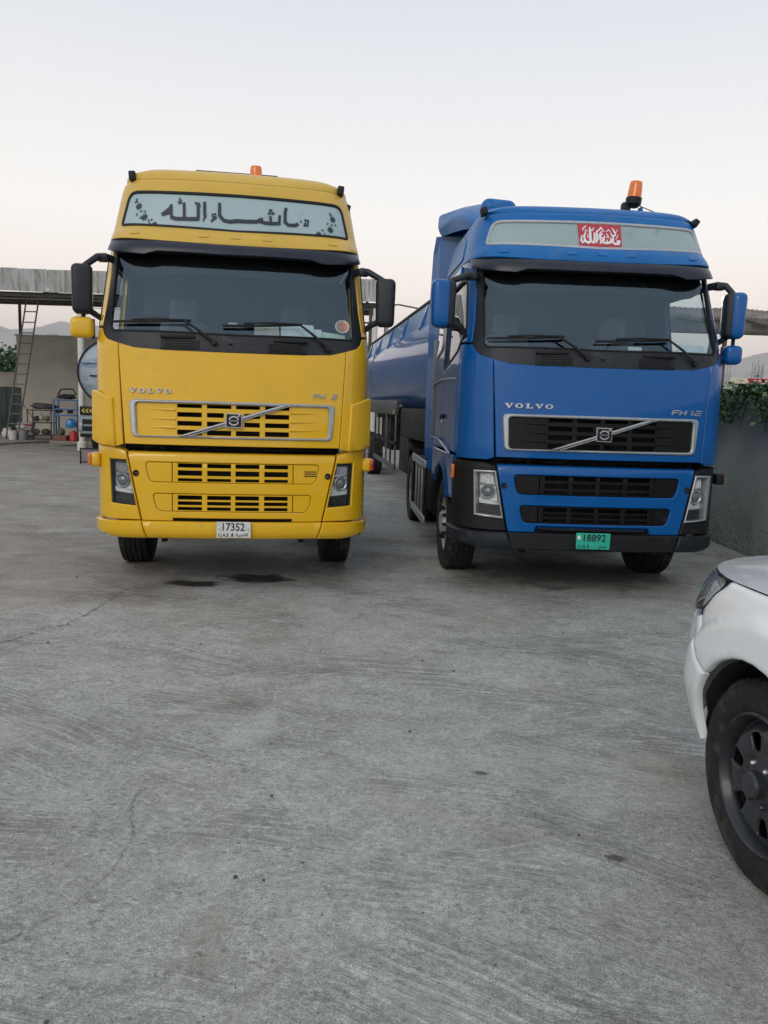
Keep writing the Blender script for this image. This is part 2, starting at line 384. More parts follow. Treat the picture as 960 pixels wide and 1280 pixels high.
AR_SETS = {}
AR_Y=[([(-0.727,3.369),(-0.691,3.397),(-0.651,3.437)],0.050),([(-0.721,3.369),(-0.668,3.383),(-0.642,3.413)],0.035),([(-0.653,3.459),(-0.636,3.350)],0.040),([(-0.635,3.346),(-0.591,3.333),(-0.457,3.337),(-0.374,3.341)],0.050),([(-0.527,3.481),(-0.510,3.346)],0.042),([(-0.386,3.485),(-0.375,3.346)],0.046),([(-0.414,3.489),(-0.367,3.462)],0.030),([(-0.323,3.496),(-0.318,3.416),(-0.310,3.362)],0.045),([(-0.308,3.368),(-0.324,3.327)],0.020),([(-0.576,3.527),(-0.568,3.479)],0.020),([(-0.588,3.493),(-0.580,3.476),(-0.553,3.482),(-0.557,3.509)],0.014),([(-0.207,3.396),(-0.244,3.389),(-0.237,3.365),(-0.203,3.372)],0.022),([(-0.246,3.328),(-0.202,3.364)],0.030),([(-0.174,3.494),(-0.169,3.382)],0.045),([(-0.169,3.386),(-0.127,3.340),(-0.065,3.332),(0.033,3.345)],0.050),([(-0.021,3.342),(0.077,3.343),(0.201,3.349),(0.229,3.368)],0.050),([(0.229,3.354),(0.278,3.343),(0.350,3.341),(0.424,3.349)],0.045),([(0.247,3.384),(0.251,3.348)],0.035),([(0.336,3.403),(0.336,3.349)],0.035),([(0.429,3.419),(0.421,3.349)],0.040),([(0.327,3.463),(0.353,3.467)],0.030),([(0.315,3.430),(0.333,3.439)],0.028),([(0.349,3.437),(0.372,3.439)],0.028),([(0.498,3.493),(0.487,3.458),(0.480,3.361)],0.046),([(0.481,3.365),(0.516,3.337)],0.045),([(0.534,3.341),(0.577,3.342),(0.607,3.356)],0.045),([(0.685,3.400),(0.719,3.400),(0.707,3.351),(0.670,3.350),(0.687,3.373)],0.030),([(0.640,3.388),(0.646,3.379)],0.020)]
FLOW=[((-0.978,3.440),1.00),((-0.902,3.339),1.05),((-0.790,3.275),0.70),((0.986,3.438),0.90),((0.944,3.335),1.00),((0.816,3.276),0.90)]
DOTS=[(-1.015,3.505),(-1.022,3.480),(-1.008,3.490),(-0.942,3.394),(-0.905,3.391),(-0.984,3.363),(-0.939,3.333),(-0.854,3.307),(-0.827,3.316),(-0.840,3.280),(-0.749,3.265),(-0.718,3.263),(-0.802,3.257),(0.964,3.490),(0.972,3.475),(0.922,3.389),(1.008,3.385),(0.858,3.321),(0.878,3.289),(0.909,3.276),(0.732,3.261),(0.709,3.259),(0.968,3.382)]
AR_B=[([(-0.137,3.456),(-0.168,3.432),(-0.176,3.406)],0.014),([(-0.142,3.423),(-0.151,3.402),(-0.124,3.406)],0.014),([(-0.184,3.357),(-0.192,3.311),(-0.179,3.289),(-0.155,3.313),(-0.160,3.358),(-0.144,3.388)],0.022),([(-0.157,3.338),(-0.147,3.303),(-0.115,3.291),(-0.097,3.308),(-0.097,3.386),(-0.101,3.438)],0.026),([(-0.118,3.372),(-0.126,3.346),(-0.106,3.340)],0.014),([(-0.095,3.360),(-0.091,3.302),(-0.064,3.294),(-0.054,3.317),(-0.052,3.388)],0.026),([(-0.085,3.416),(-0.055,3.437)],0.014),([(-0.082,3.406),(-0.060,3.417)],0.012),([(-0.026,3.408),(-0.030,3.363),(-0.024,3.331),(-0.037,3.298)],0.024),([(-0.019,3.405),(0.019,3.443),(0.048,3.408)],0.020),([(0.023,3.407),(-0.001,3.370),(0.004,3.338),(0.014,3.300),(-0.0,3.290)],0.022),([(0.035,3.385),(0.006,3.364),(0.018,3.345)],0.016),([(0.032,3.346),(0.035,3.298),(0.069,3.295),(0.111,3.304),(0.115,3.340)],0.026),([(0.051,3.366),(0.044,3.321)],0.020),([(0.075,3.322),(0.076,3.299)],0.020),([(0.074,3.384),(0.084,3.377)],0.018),([(0.071,3.354),(0.096,3.352)],0.018),([(0.090,3.368),(0.082,3.361)],0.014),([(0.072,3.406),(0.102,3.424),(0.115,3.408)],0.014),([(0.140,3.442),(0.157,3.410),(0.169,3.391),(0.160,3.371),(0.131,3.367),(0.120,3.395)],0.018),([(0.142,3.370),(0.133,3.305),(0.151,3.290),(0.192,3.292),(0.204,3.318),(0.182,3.320),(0.176,3.297)],0.024),([(0.192,3.376),(0.166,3.336)],0.014),([(0.195,3.428),(0.178,3.408)],0.012)]


def tyre_prof(R, W, rim):
    h = W / 2
    p = [(rim, -h * .72), (rim + .02, -h * .9), (rim + (R - rim) * .35, -h * 1.0), (rim + (R - rim) * .7, -h * .99), (R - .035, -h * .93), (R - .012, -h * .86)]
    n = 5; w = h * .84 * 2 / n
    for i in range(n):
        a = -h * .84 + i * w; p += [(R - .003 if i in (0, n - 1) else R, a + .006), (R - .003 if i in (0, n - 1) else R, a + w - .006)]
        if i < n - 1: p += [(R - .016, a + w - .004), (R - .016, a + w + .004)]
    q = [(r_, -h_) for r_, h_ in p[:6]][::-1]
    return p + q
def wheel(parent, c, sd, R=.515, W=.31, style='front', rimmat=None, name='wheel', n=72, label=None):
    """sd = outward direction along x (-1 left); c centre of the tyre"""
    e = bpy.data.objects.new(name, None); COL.objects.link(e); e.parent = parent; e.empty_display_size = .1
    if label: e['label'] = label
    d = (sd, 0, 0); rim = R * .56
    def lug(k, r, h):
        if r > R - .006 and abs(h) > W * .26: return -.009 if k % 3 == 0 else 0
        if r > R - .006 and abs(h) > W * .1: return -.004 if (k + 1) % 4 == 0 else 0
        return 0
    lathe('tyre', tyre_prof(R, W, rim), c, d, RUB, e, n * 2, fn=lug)
    h = W / 2; rm = rimmat or SILV
    if style == 'front':
        pr = [(rim + .004, h * .72), (rim + .012, h * .80), (rim - .004, h * .78), (rim - .02, h * .6), (rim - .03, h * .3), (rim - .05, h * .1), (rim * .74, h * .25), (rim * .66, h * .62), (rim * .56, h * .80), (rim * .50, h * .84), (rim * .47, h * .70)]
        lathe('rim', pr, c, d, rm, e, 48)
        lathe('hub', [(rim * .47, h * .5), (rim * .44, h * 1.0), (rim * .36, h * 1.12), (rim * .2, h * 1.16), (0, h * 1.17)], c, d, CHASS if rimmat is None else rm, e, 32)
        rr = rim * .57; hh = h * .8
    else:
        pr = [(rim + .004, h * .72), (rim + .012, h * .80), (rim - .01, h * .7), (rim - .02, 0), (rim - .03, -h * .55), (rim * .62, -h * .7), (rim * .4, -h * .6), (rim * .34, -h * .1), (rim * .3, h * .15), (0, h * .2)]
        lathe('rim', pr, c, d, rm, e, 48); rr = rim * .5; hh = -h * .6
    bm = bmesh.new()
    for k in range(10):
        a = 2 * PI * k / 10; add_tube(bm, [Vector(c) + Vector((sd * hh, math.cos(a) * rr, math.sin(a) * rr)), Vector(c) + Vector((sd * (hh + .045), math.cos(a) * rr, math.sin(a) * rr))], .016, 6)
    bmo('wheel_nuts', bm, CHASS, e)['kind'] = 'stuff'
    return e

def make_lorry(cfg, loc, rz, label):
    Y = cfg['id'] == 'Y'; S = Cab(cfg['k']); P1 = cfg['paint']; P2 = cfg['roofpaint']; SH = cfg['corner']
    root = empty('lorry', loc, rz, label, 'lorry', 'two parked lorry tractors')
    dz = 0.0
    # ---------- main hood panel with the grille opening
    top = [(-1.003, 2.197), (-.86, 2.159), (-.60, 2.145), (-.3, 2.141), (0, 2.140), (.3, 2.141), (.60, 2.145), (.86, 2.159), (1.003, 2.197)]
    ch_o = rpoly([(-.903, 1.713), (.905, 1.713), (.878, 1.388), (-.875, 1.388)], .05); ch_i = rpoly([(-.845, 1.688), (.848, 1.688), (.842, 1.412), (-.834, 1.402)], .035)
    panel('hood', S, top + [(.956, 1.322), (-.945, 1.322)], P1, root, holes=[inset(ccw(ch_o), .015)], t=.035, bev=.006, g=.06)
    # ---------- corner panels beside the hood
    for sd in (-1, 1):
        panel('corner_panel', S, mir([(1.008, 2.199), (1.135, 2.232), (1.20, 2.275), (1.245, 2.330), (sY(.37), 2.346), (sY(.37), 1.29), (1.02, 1.295), (.962, 1.318)], sd), P1, root, t=.03, bev=.006, g=.05)
    # ---------- black surround of the windscreen, glass, dark band along its top
    gl = [(-1.07, 2.300), (-.55, 2.300), (0, 2.292), (.55, 2.300), (1.07, 2.300), (1.115, 2.345), (1.135, 2.7), (1.150, 3.03), (-1.150, 3.03), (-1.135, 2.7), (-1.115, 2.345)]
    fr = [(-1.210, 2.56), (-1.242, 2.345), (-1.200, 2.272), (-1.135, 2.226), (-1.003, 2.190), (-.86, 2.152), (-.60, 2.138), (0, 2.133), (.60, 2.138), (.86, 2.152), (1.003, 2.190), (1.135, 2.226), (1.200, 2.272), (1.242, 2.345), (1.210, 2.56), (1.205, 3.08), (-1.205, 3.08)]
    panel('windscreen_surround', S, fr, BAND, root, holes=[gl], off=-.004, t=.03, bev=.006, g=.06)
    ws = panel('windscreen', S, inset(ccw(gl), -.012), WSG, root, off=-.016, t=.006, bev=.001, g=.05)
    top_band = [(-1.125, 2.975), (-1.06, 2.90), (-.93, 2.845), (-.81, 2.826), (-.70, 2.848), (-.12, 2.852), (.4, 2.845), (.69, 2.845), (.80, 2.824), (.93, 2.845), (1.06, 2.90), (1.125, 2.975), (1.135, 3.03), (-1.135, 3.03)]
    panel('windscreen_top_band', S, top_band, GBLK, root, off=-.045, t=.004, bev=.001, g=.05)
    bm = bmesh.new(); add_panel(bm, S, inset(ccw(gl), -.004), [inset(ccw(gl), .012)], .004, .022, .004, .06); bmo('windscreen_seal', bm, BLK, root)
    # ---------- cowl vents
    for s0, s1 in ((-.63, -.30), (.302, .643)):
        v = panel('cowl_vent', S, [(s0, 2.232), (s1, 2.236), (s1, 2.156), (s0, 2.152)], BLK, root, off=.004, t=.01, bev=.002, holes=[[(s0 + (.045 if s0 < 0 else .01), 2.226), (s1 - (.01 if s0 < 0 else .045), 2.228), (s1 - (.01 if s0 < 0 else .045), 2.163), (s0 + (.045 if s0 < 0 else .01), 2.160)]])
        for k in range(4):
            z = 2.170 + k * .0165; panel('vent_slat', S, [(s0 + (.045 if s0 < 0 else .01), z), (s1 - (.01 if s0 < 0 else .045), z + .001), (s1 - (.01 if s0 < 0 else .045), z + .009), (s0 + (.045 if s0 < 0 else .01), z + .008)], BLK, v, off=.003, t=.012, bev=.001, g=.2)
        sx = (s0 + s1) / 2 - (.02 if s0 < 0 else -.02)
        box('wiper_spindle_cover', S(sx, 2.262, .006), (.30, .03, .035), BLK, root, .012)
    box('front_handle', S(-.03, 2.215, .004), (.04, .02, .012), BLK, root, .006)
    # ---------- wipers
    for a, b, c, e in (((-.172, 2.218), (-.44, 2.392), (-1.07, 2.372), (-.38, 2.398)), ((.833, 2.206), (.567, 2.402), (-.10, 2.368), (.60, 2.408))):
        w = tube('wiper', [S(*a, .02), S((a[0] * .5 + b[0] * .5), (a[1] + b[1]) / 2, .045), S(*b, .045)], [.016, .012, .009], BLK, root)
        lathe('wiper_spindle', [(.0, .03), (.022, .028), (.026, 0), (.026, -.03)], S(*a, .01), (0, -1, .1), BLK, w, 16)
        n = 12; pts = [(c[0] + (e[0] - c[0]) * i / n, c[1] + (e[1] - c[1]) * i / n - .006 * math.sin(PI * i / n)) for i in range(n + 1)]
        tube('wiper_blade', [S(q[0], q[1], .018) for q in pts], .011, BLK, w, 6)
        m = (c[0] * .42 + e[0] * .58, c[1] * .42 + e[1] * .58 + .004); tube('blade_bracket', [S(m[0] - .22, m[1] - .006, .028), S(m[0], m[1] + .005, .036), S(*b, .036), S(e[0] - .01, e[1], .028)], .008, BLK, w, 6)
    # ---------- header panel above the windscreen and visor
    SV = lambda s_, z_, o_=0.: S.raw(s_, z_) + Vector((0, -o_, 0))
    panel('header_panel', S, [(-1.29, 3.035), (1.29, 3.035), (1.30, 3.24), (-1.30, 3.24)], BLK, root, off=-.012, t=.03, bev=.003, g=.07)
    vb = [(-1.36, 3.055), (-1.2, 3.02), (-1.0, 2.992), (-.838, 2.980), (-.718, 3.012), (-.12, 3.004), (.23, 3.008), (.69, 3.010), (.83, 2.978), (1.0, 2.992), (1.2, 3.02), (1.36, 3.055)]
    vt = [(1.37, 3.168), (1.1, 3.140), (.67, 3.112), (.2, 3.098), (-.2, 3.098), (-.67, 3.112), (-1.1, 3.140), (-1.37, 3.168)]
    def voff(s, z):
        return .105 + .02 * math.sin(max(0, min(1, (z - 2.98) / .16)) * PI) - max(0, (z - 3.06)) * .5
    panel('sun_visor', SV, vb + vt, NAVY, root, off=voff, t=.012, bev=.005, g=.05)
    # ---------- roof
    k = cfg['k']; zt = lambda b: 3.25 + (b - 3.25) * k
    st = zt(3.488); sb = 3.262
    sign = rpoly([(-1.145, sb + .012), (0, sb - .018), (1.145, sb + .012), (1.115, st - .002), (.6, st - .002), (0, st), (-.6, st - .002), (-1.115, st - .002)], [.03, 0, .03, .08, 0, 0, 0, .08])
    def roff(s, z): return interp(z, [3.09, 3.14, 3.19, 3.245, 3.27], [.085, .10, .075, .02, .0]) * interp(abs(s), [0, 1.2, 1.5, 1.9], [1, 1, .6, 0])
    rt = zt(3.585)
    def arc(z0, dzc): return [(-SMAX + SMAX * 2 * i / 24, z0 - dzc * max(0, 1 - abs(-1 + i / 12) * 2.3)) for i in range(25)]
    lowz = [(s_, 3.158 - .062 * max(0., 1 - (abs(s_) / 1.45) ** 2)) for s_ in [-SMAX + SMAX * i / 16 for i in range(33)]]
    panel('roof_shell', SV, lowz + [(SMAX, rt), (-SMAX, rt)], P2, root, holes=[inset(ccw(sign), -.012)], off=roff, t=.03, bev=.005, g=.07)
    bm = bmesh.new()
    rings = [(3.585, None), (3.61, (.835, .575, 2.17)), (3.645, (.80, .62, 2.13)), (3.672, (.745, .70, 2.07)), (3.69, (.66, .80, 1.97)), (3.705, (.5, .92, 1.78)), (3.714, (.28, 1.05, 1.5)), (3.718, (.1, 1.15, 1.3))]
    ss = [-SMAX + SMAX * 2 * i / 72 for i in range(73)]; R = []
    for zb_, q in rings:
        row = []
        for s_ in ss:
            if q is None: p = S(s_, rt)
            else:
                x, y = fit_x(s_); w_, r_, yb = q; p = Vector((x * w_, r_ - .11 + (y + .11) * (yb - r_ + .11) / 2.31, zt(zb_)))
            row.append(bm.verts.new(p))
        R.append(row)
    for A_, B_ in zip(R, R[1:]):
        for i in range(len(ss) - 1): bm.faces.new((A_[i], A_[i + 1], B_[i + 1], B_[i]))
        bm.faces.new((A_[-1], A_[0], B_[0], B_[-1]))
    bm.faces.new(R[-1])
    bmo('roof_cap', bm, P2, root, ang=60)
    # recessed pads for the roof markers on the lip
    for s_ in (-.965, -.303, -.005, .293, .945):
        zc = 3.198 - (0 if abs(s_) > .5 else .012)
        panel('marker_pad', SV, rpoly([(s_ - .045, zc - .026), (s_ + .045, zc - .026), (s_ + .045, zc + .026), (s_ - .045, zc + .026)], .006), P2, root, off=lambda a, b: roff(a, b) + .003, t=.01, bev=.001, g=.1)
    # ---------- sign panel and lettering
    bm = bmesh.new(); add_panel(bm, S, inset(ccw(sign), -.016), [inset(ccw(sign), cfg['fw'])], .008, .02, .006, .06); bmo('sign_frame', bm, cfg['framemat'], root)
    sp = panel('sign_panel', S, inset(ccw(sign), .004), cfg['signmat'], root, off=-.004, t=.01, bev=.002, g=.08)
    def strokes(nm, lst, off, mat, par, taper=False):
        bm = bmesh.new()
        for p, w_ in lst: add_ribbon(bm, S, p, w_, off, .003, taper)
        bmo(nm, bm, mat, par, smooth=False)
    if Y:
        for p, w_ in AR_Y: strokes('letter_stroke', [(p, w_ * .66)], .005, INK, sp)
        for (cx, cz), sc_ in FLOW:
            r1, r2 = .006 * sc_, .030 * sc_
            strokes('flower', [([(cx + math.cos(a) * r1, cz + math.sin(a) * r1), (cx + math.cos(a + .2) * r2, cz + math.sin(a + .2) * r2)], .009) for a in [2 * PI * i / 8 + .3 for i in range(8)]], .005, INK, sp)
        for (cx, cz) in DOTS:
            a = random.uniform(0, PI); strokes('petal', [([(cx - math.cos(a) * .009, cz - math.sin(a) * .009), (cx + math.cos(a) * .009, cz + math.sin(a) * .009)], .009)], .005, INK, sp)
    else:
        panel('red_sticker', S, [(-.226, 3.478), (.236, 3.480), (.222, 3.262), (-.208, 3.258)], RED, sp, off=.003, t=.004, bev=.001)
        for p, w_ in AR_B: strokes('letter_stroke', [(p, w_ * .95)], .0065, WHT, sp, True)
    # ---------- roof fittings
    if Y:
        bm = bmesh.new(); add_box(bm, (-.02, 1.30, 3.905), (.80, .75, .05), .02); bmo('roof_hatch', bm, BLK, root)
        for sd in (-1, 1):
            hx = -.955 if sd < 0 else .965
            box('roof_marker_lamp', (hx, .62, 3.742), (.062, .10, .085), BLK, root, .012, (0, .1 * sd, 0))
            tube('lamp_cable', [(hx + .04, .66, 3.74), (hx + .10, .7, 3.80), (hx + .2, .8, 3.815)] if sd < 0 else [(hx - .04, .66, 3.74), (hx - .08, .7, 3.785), (hx - .16, .8, 3.81)], .007, BLK, root, 6)
        box('side_marker_lamp', (1.045, .75, 3.60), (.05, .10, .10), BLK, root, .012, (0, .25, 0))
        for x_, z_ in ((-.75, 3.855), (.5, 3.868), (.77, 3.835)): lathe('roof_bolt', [(0, .03), (.02, .022), (.026, 0), (.026, -.05)], (x_, .95, z_), (0, 0, 1), BLK, root, 12)
        bx_, by_, bz_ = .162, .92, 3.875
        be = lathe('beacon', [(.062, -.06), (.066, 0), (.066, .012)], (bx_, by_, bz_), (0, 0, 1), BLK, root, 24)
        lathe('beacon_lens', [(.057, 0), (.058, .06), (.055, .10), (.05, .117), (.03, .123), (0, .124)], (bx_, by_, bz_), (0, 0, 1), ORG, be, 28, fn=lambda k_, r_, h_: .0015 * (k_ % 2))
    else:
        for hx, rt_ in ((-1.035, -.3), (1.005, .6)): box('roof_marker_lamp', (hx, .62, 3.60 if hx < 0 else 3.575), (.058, .12, .075), BLK, root, .012, (0, rt_, 0))
        box('roof_marker_lamp', (-.61, .75, 3.668), (.09, .1, .03), BLK, root, .008); box('lamp_foot', (-.60, .75, 3.64), (.05, .06, .06), BLK, root, .006)
        for x_ in (-.92, -.84): lathe('roof_bolt', [(0, .03), (.02, .022), (.026, 0), (.026, -.05)], (x_, .9, 3.665), (0, 0, 1), BLK, root, 12)
        d = Vector((.09, 0, 1)).normalized(); c0 = Vector((.505, .92, 3.835))
        be = lathe('beacon', [(0, -.055), (.05, -.055), (.075, -.03), (.078, .03), (.07, .035)], c0, d, BLK, root, 24)
        lathe('beacon_lens', [(.069, .03), (.066, .10), (.06, .17), (.055, .186), (.03, .192), (0, .193)], c0, d, ORG, be, 28, fn=lambda k_, r_, h_: .0015 * (k_ % 2))
        box('beacon_bracket', (.435, .94, 3.77), (.09, .08, .11), BLK, root, .02, (0, .08, 0)); box('beacon_bracket', (.46, .94, 3.70), (.06, .07, .10), BLK, root, .01)
        box('antenna_foot', (.60, .96, 3.745), (.04, .05, .09), P2, root, .01, (0, -.25, 0)); tube('antenna_wire', [(.585, .95, 3.80), (.72, .95, 3.755), (.845, .95, 3.705)], .005, BLK, root, 6)
        lathe('roof_bolt', [(0, .03), (.018, .022), (.02, 0), (.02, -.04)], (.845, .95, 3.69), (0, 0, 1), BLK, root, 12)
    # ---------- cab sides: upper side panel, door with window
    wy0, wy1 = .62, 1.42
    for sd in (-1, 1):
        win = rpoly([(1.335, 2.47), (sY(.50), 2.29), (sY(wy1), 2.14), (sY(wy1), 2.96), (1.375, 2.96)], .06)
        win = [(sd * a, b) for a, b in win]
        door = [(1.313, 2.428), (sY(.38), 2.366), (sY(.38), 1.325), (sY(1.52), 1.325), (sY(1.52), 3.06), (sY(.52), 3.06), (1.36, 3.03), (1.308, 2.9)]
        pil = [(1.250, 2.352), (sY(.375), 2.358), (1.305, 2.42), (1.300, 2.9), (1.34, 3.06), (sY(.60), 3.14), (sY(.60), 3.155), (1.40, 3.14), (1.213, 3.09), (1.218, 2.56)]
        panel('windscreen_pillar', S, mir(pil, sd), P1, root, t=.03, bev=.006)
        def doff(a, b): return .014 * max(0, 1 - abs(b - 2.12) / .035)
        dr = panel('door', S, mir(door, sd), P1, root, holes=[win], off=doff, t=.04, bev=.006, g=.06)
        panel('door_window', S, win, SIDEG, dr, off=-.02, t=.005, bev=.001, g=.15)
        bm = bmesh.new(); add_panel(bm, S, inset(ccw(win), -.02), [inset(ccw(win), .012)], .006, .02, .004); bmo('window_seal', bm, BLK, dr)
        box('door_handle', S(sd * sY(1.36), 1.66, .02), (.03, .14, .05), BLK, dr, .01); box('lock', S(sd * sY(1.36), 1.60, .012), (.02, .03, .03), CHR2, dr, .006)
        panel('rear_side_panel', S, mir([(sY(1.53), 1.325), (SMAX, 1.325), (SMAX, 3.14), (sY(1.53), 3.14)], sd), P1, root, t=.03, bev=.006)
        panel('door_top_rail', S, mir([(sY(.64), 3.075), (sY(1.52), 3.075), (sY(1.52), 3.15), (sY(.66), 3.15)], sd), P1, root, t=.03, bev=.004)
        panel('upper_side_panel', S, mir(rpoly([(sY(.60), 3.20), (sY(2.1), 3.20), (sY(2.1), zt(3.50)), (sY(1.1), zt(3.53)), (sY(.62), zt(3.42))], .08), sd), P2, root, off=.012, t=.02, bev=.006)
        liner = [(1.27, 1.4), (SMAX, 1.4), (SMAX, 3.1), (1.27, 3.1)]
        panel('cabin_side_lining', S, mir(liner, sd), CABIN, root, holes=[win], off=-.06, t=.01, bev=.002, g=.12)
        # lower side: entrance and wheel arch
        ax, az, ar = 1.37, .52, .635
        low = [(sY(.50), 1.295), (sY(2.2), 1.295), (sY(2.2), 1.02)] + [(sY(ax + ar * math.cos(a)), az + ar * math.sin(a)) for a in [math.radians(q) for q in range(40, 151, 10)]] + [(sY(.80), .86), (sY(.50), .88)]
        panel('side_skirt', S, mir(low, sd), P1, root, t=.03, bev=.008, off=lambda a, b: .03 * max(0, 1 - abs(math.hypot(abs(a) - sY(1.37), b - .52) - .66) / .07))
        bm = bmesh.new(); aa = [math.radians(q) for q in range(15, 166, 10)]
        inn = [bm.verts.new((sd * .80, ax + (ar - .01) * math.cos(a), az + (ar - .01) * math.sin(a))) for a in aa]; out = [bm.verts.new((sd * 1.235, ax + (ar - .01) * math.cos(a), az + (ar - .01) * math.sin(a))) for a in aa]
        for i in range(len(aa) - 1): bm.faces.new((inn[i], inn[i + 1], out[i + 1], out[i]))
        bmo('mudguard', bm, CHASS, root)
        for z_ in (.72, .46): box('step', (sd * 1.12, .62, z_), (.22, .34, .03), CHASS, root, .008)
        # ---------- front wheels
        wheel(root, (sd * (1.035 if Y else 1.062), 1.37, .515), sd, rimmat=cfg['rim'])
    if not Y:
        bm = bmesh.new()
        for y_ in (1.34, 1.44, 1.50): pass
        bm.free()
    # ---------- cab back and floor, headliner
    bm = bmesh.new(); add_box(bm, (0, 2.19, 2.25), (2.42, .03, 1.75), .01); bmo('cab_back_wall', bm, P1, root)
    bm = bmesh.new(); add_box(bm, (0, 2.15, 2.25), (2.3, .03, 1.7)); bmo('cabin_back_lining', bm, CABIN, root)
    bm = bmesh.new(); add_box(bm, (0, 1.4, 3.085), (2.18, 1.5, .03)); bmo('headliner', bm, CABIN, root)
    bm = bmesh.new(); add_box(bm, (0, 1.15, 1.36), (2.34, 1.95, .06)); bmo('cab_floor', bm, CHASS, root)
    # ---------- cabin: dashboard, seats, steering wheel, papers
    bm = bmesh.new(); add_box(bm, (0, .48, 2.17), (2.1, .62, .24), .08, (.06, 0, 0), 3); add_box(bm, (.55, .78, 2.24), (.55, .25, .16), .06, None, 3); bmo('dashboard', bm, DASH, root)
    for x_ in (-.58, .58):
        bm = bmesh.new(); add_box(bm, (x_, 1.5, 2.22), (.50, .17, .66), .08, (-.16, 0, 0), 3); add_box(bm, (x_, 1.25, 1.86), (.5, .52, .16), .06, None, 3)
        st_ = bmo('seat', bm, SEAT, root); box('headrest', (x_, 1.57, 2.66), (.30, .11, .24), SEAT, st_, .05, (-.12, 0, 0), 3)
        tube('seat_post', [(x_, 1.25, 1.42), (x_, 1.25, 1.8)], .12, DASH, st_, 12)
    box('bunk', (0, 1.93, 1.95), (2.1, .42, .18), SEAT, root, .05); box('bunk_curtain', (0, 1.72, 2.82), (2.05, .04, .42), CABIN, root, .01)
    sw = Vector((.56, .93, 2.33)); bm = bmesh.new(); q = Euler((-.6, 0, 0)).to_matrix()
    ringp = [sw + q @ Vector((.225 * math.cos(a), 0, .225 * math.sin(a))) for a in [2 * PI * i / 32 for i in range(33)]]
    add_tube(bm, ringp, .016, 8, False)
    for a in (0.2, PI - .2, -PI / 2): add_tube(bm, [sw, sw + q @ Vector((.22 * math.cos(a), 0, .22 * math.sin(a)))], .014, 6)
    add_tube(bm, [sw, sw + Vector((0, -.25, -.3))], .04, 10); bmo('steering_wheel', bm, BLK, root)
    if Y:
        # papers stood against the inside of the windscreen
        def sheet(nm, x0, x1, z0, z1, m, off, rz=0.): panel(nm, S, [(x0, z0), (x1, z0 + rz), (x1, z1 + rz), (x0, z1)], m, root, off=off, t=.002, bev=.0005, g=.3)
        sheet('paper', .175, .40, 2.315, 2.44, PAPC, -.075); sheet('paper', .415, .72, 2.31, 2.455, PAP, -.06, -.008); sheet('paper', .70, .80, 2.31, 2.42, PAP, -.075)
        sheet('paper', .80, 1.04, 2.300, 2.395, PAPG, -.06, -.02)
        sheet('paper', -.06, .02, 2.43, 2.45, PAPC, -.09)
        lathe('round_sticker', [(0, .001), (.062, .001), (.066, 0)], S(.992, 2.437, -.024), (0, -1, .4), PAPC, root, 28)
        lathe('sticker_centre', [(0, .001), (.05, .001), (.052, 0)], S(.992, 2.437, -.0215), (0, -1, .4), PM('sticker_orange', (.5, .17, .09), .6, var=.2, vscale=40, dirt=(.5, .4, .3), dscale=60, dthr=.5), root, 28)
    else:
        panel('paper', S, [(.70, 2.315), (1.08, 2.318), (1.03, 2.41), (.72, 2.42)], PAP, root, off=-.075, t=.002, bev=.0005, g=.3); panel('paper', S, [(.22, 2.318), (.35, 2.318), (.35, 2.36), (.22, 2.36)], PAPG, root, off=-.04, t=.002, bev=.0005)
        box('folder', (-.5, .45, 2.33), (.3, .1, .04), DASH, root, .01)
    # ---------- main grille
    gm = cfg['grille']; cols = [(-.487, -.275), (-.230, -.020), (.022, .230), (.277, .490)]; rows = [(1.652, 1.690), (1.572, 1.612), (1.495, 1.535), (1.416, 1.459)]
    slots = []
    for j, (z0, z1) in enumerate(rows):
        for i, (a, b) in enumerate(cols):
            aa, bb = a, b
            if j in (1, 2) and i == 1: bb = -.085
            if j in (1, 2) and i == 2: aa = .095
            slots.append([(aa, z0), (bb, z0), (bb, z1 - (.006 if j == 0 else 0)), (aa, z1 - (.006 if j == 0 else 0))])
    inner = inset(ccw(ch_i), -.010)
    gr = panel('grille', S, inner, gm, root, holes=slots, off=-.006, t=.03, bev=.003, g=.06)
    for z_ in (1.632, 1.553, 1.477):
        for sd in (-1, 1):
            n = 8; P = [(sd * (.50 + .27 * i / n), z_) for i in range(n + 1)]
            tube('grille_rib', [S(a, b, -.008) for a, b in P], [.014 * (1 - (i / n) ** 1.6) + .001 for i in range(n + 1)], gm, gr, 8)
    gf = panel('grille_frame', S, ch_o, CHR2, root, holes=[ch_i], off=.022, t=.05, bev=.009, g=.06)
    def strip(nm, a, b, c, d, off, par, m=CHR):  panel(nm, S, [a, b, c, d], m, par, off=off, t=.02, bev=.004, g=.08)
    strip('grille_bar', (-.470, 1.406), (-.425, 1.404), (.470, 1.694), (.41, 1.694), .03, gf); strip('grille_bar', (-.408, 1.402), (-.370, 1.402), (.505, 1.692), (.480, 1.694), .026, gf)
    panel('bar_base', S, [(-.44, 1.404), (-.385, 1.402), (.485, 1.692), (.44, 1.694)], BLK, gf, off=.014, t=.02, bev=.003)
    em = panel('emblem', S, rpoly([(-.066, 1.489), (.076, 1.487), (.076, 1.612), (-.066, 1.614)], .008), CHR, root, off=.036, t=.03, bev=.003)
    panel('emblem_field', S, rpoly([(-.059, 1.496), (.069, 1.494), (.069, 1.605), (-.059, 1.607)], .006), BLK, em, off=.038, t=.003, bev=.001)
    pc = (.004, 1.549); ro = [(pc[0] + .046 * math.cos(2 * PI * i / 28), pc[1] + .042 * math.sin(2 * PI * i / 28)) for i in range(28)]; ri = [(pc[0] + .034 * math.cos(2 * PI * i / 28), pc[1] + .030 * math.sin(2 * PI * i / 28)) for i in range(28)]
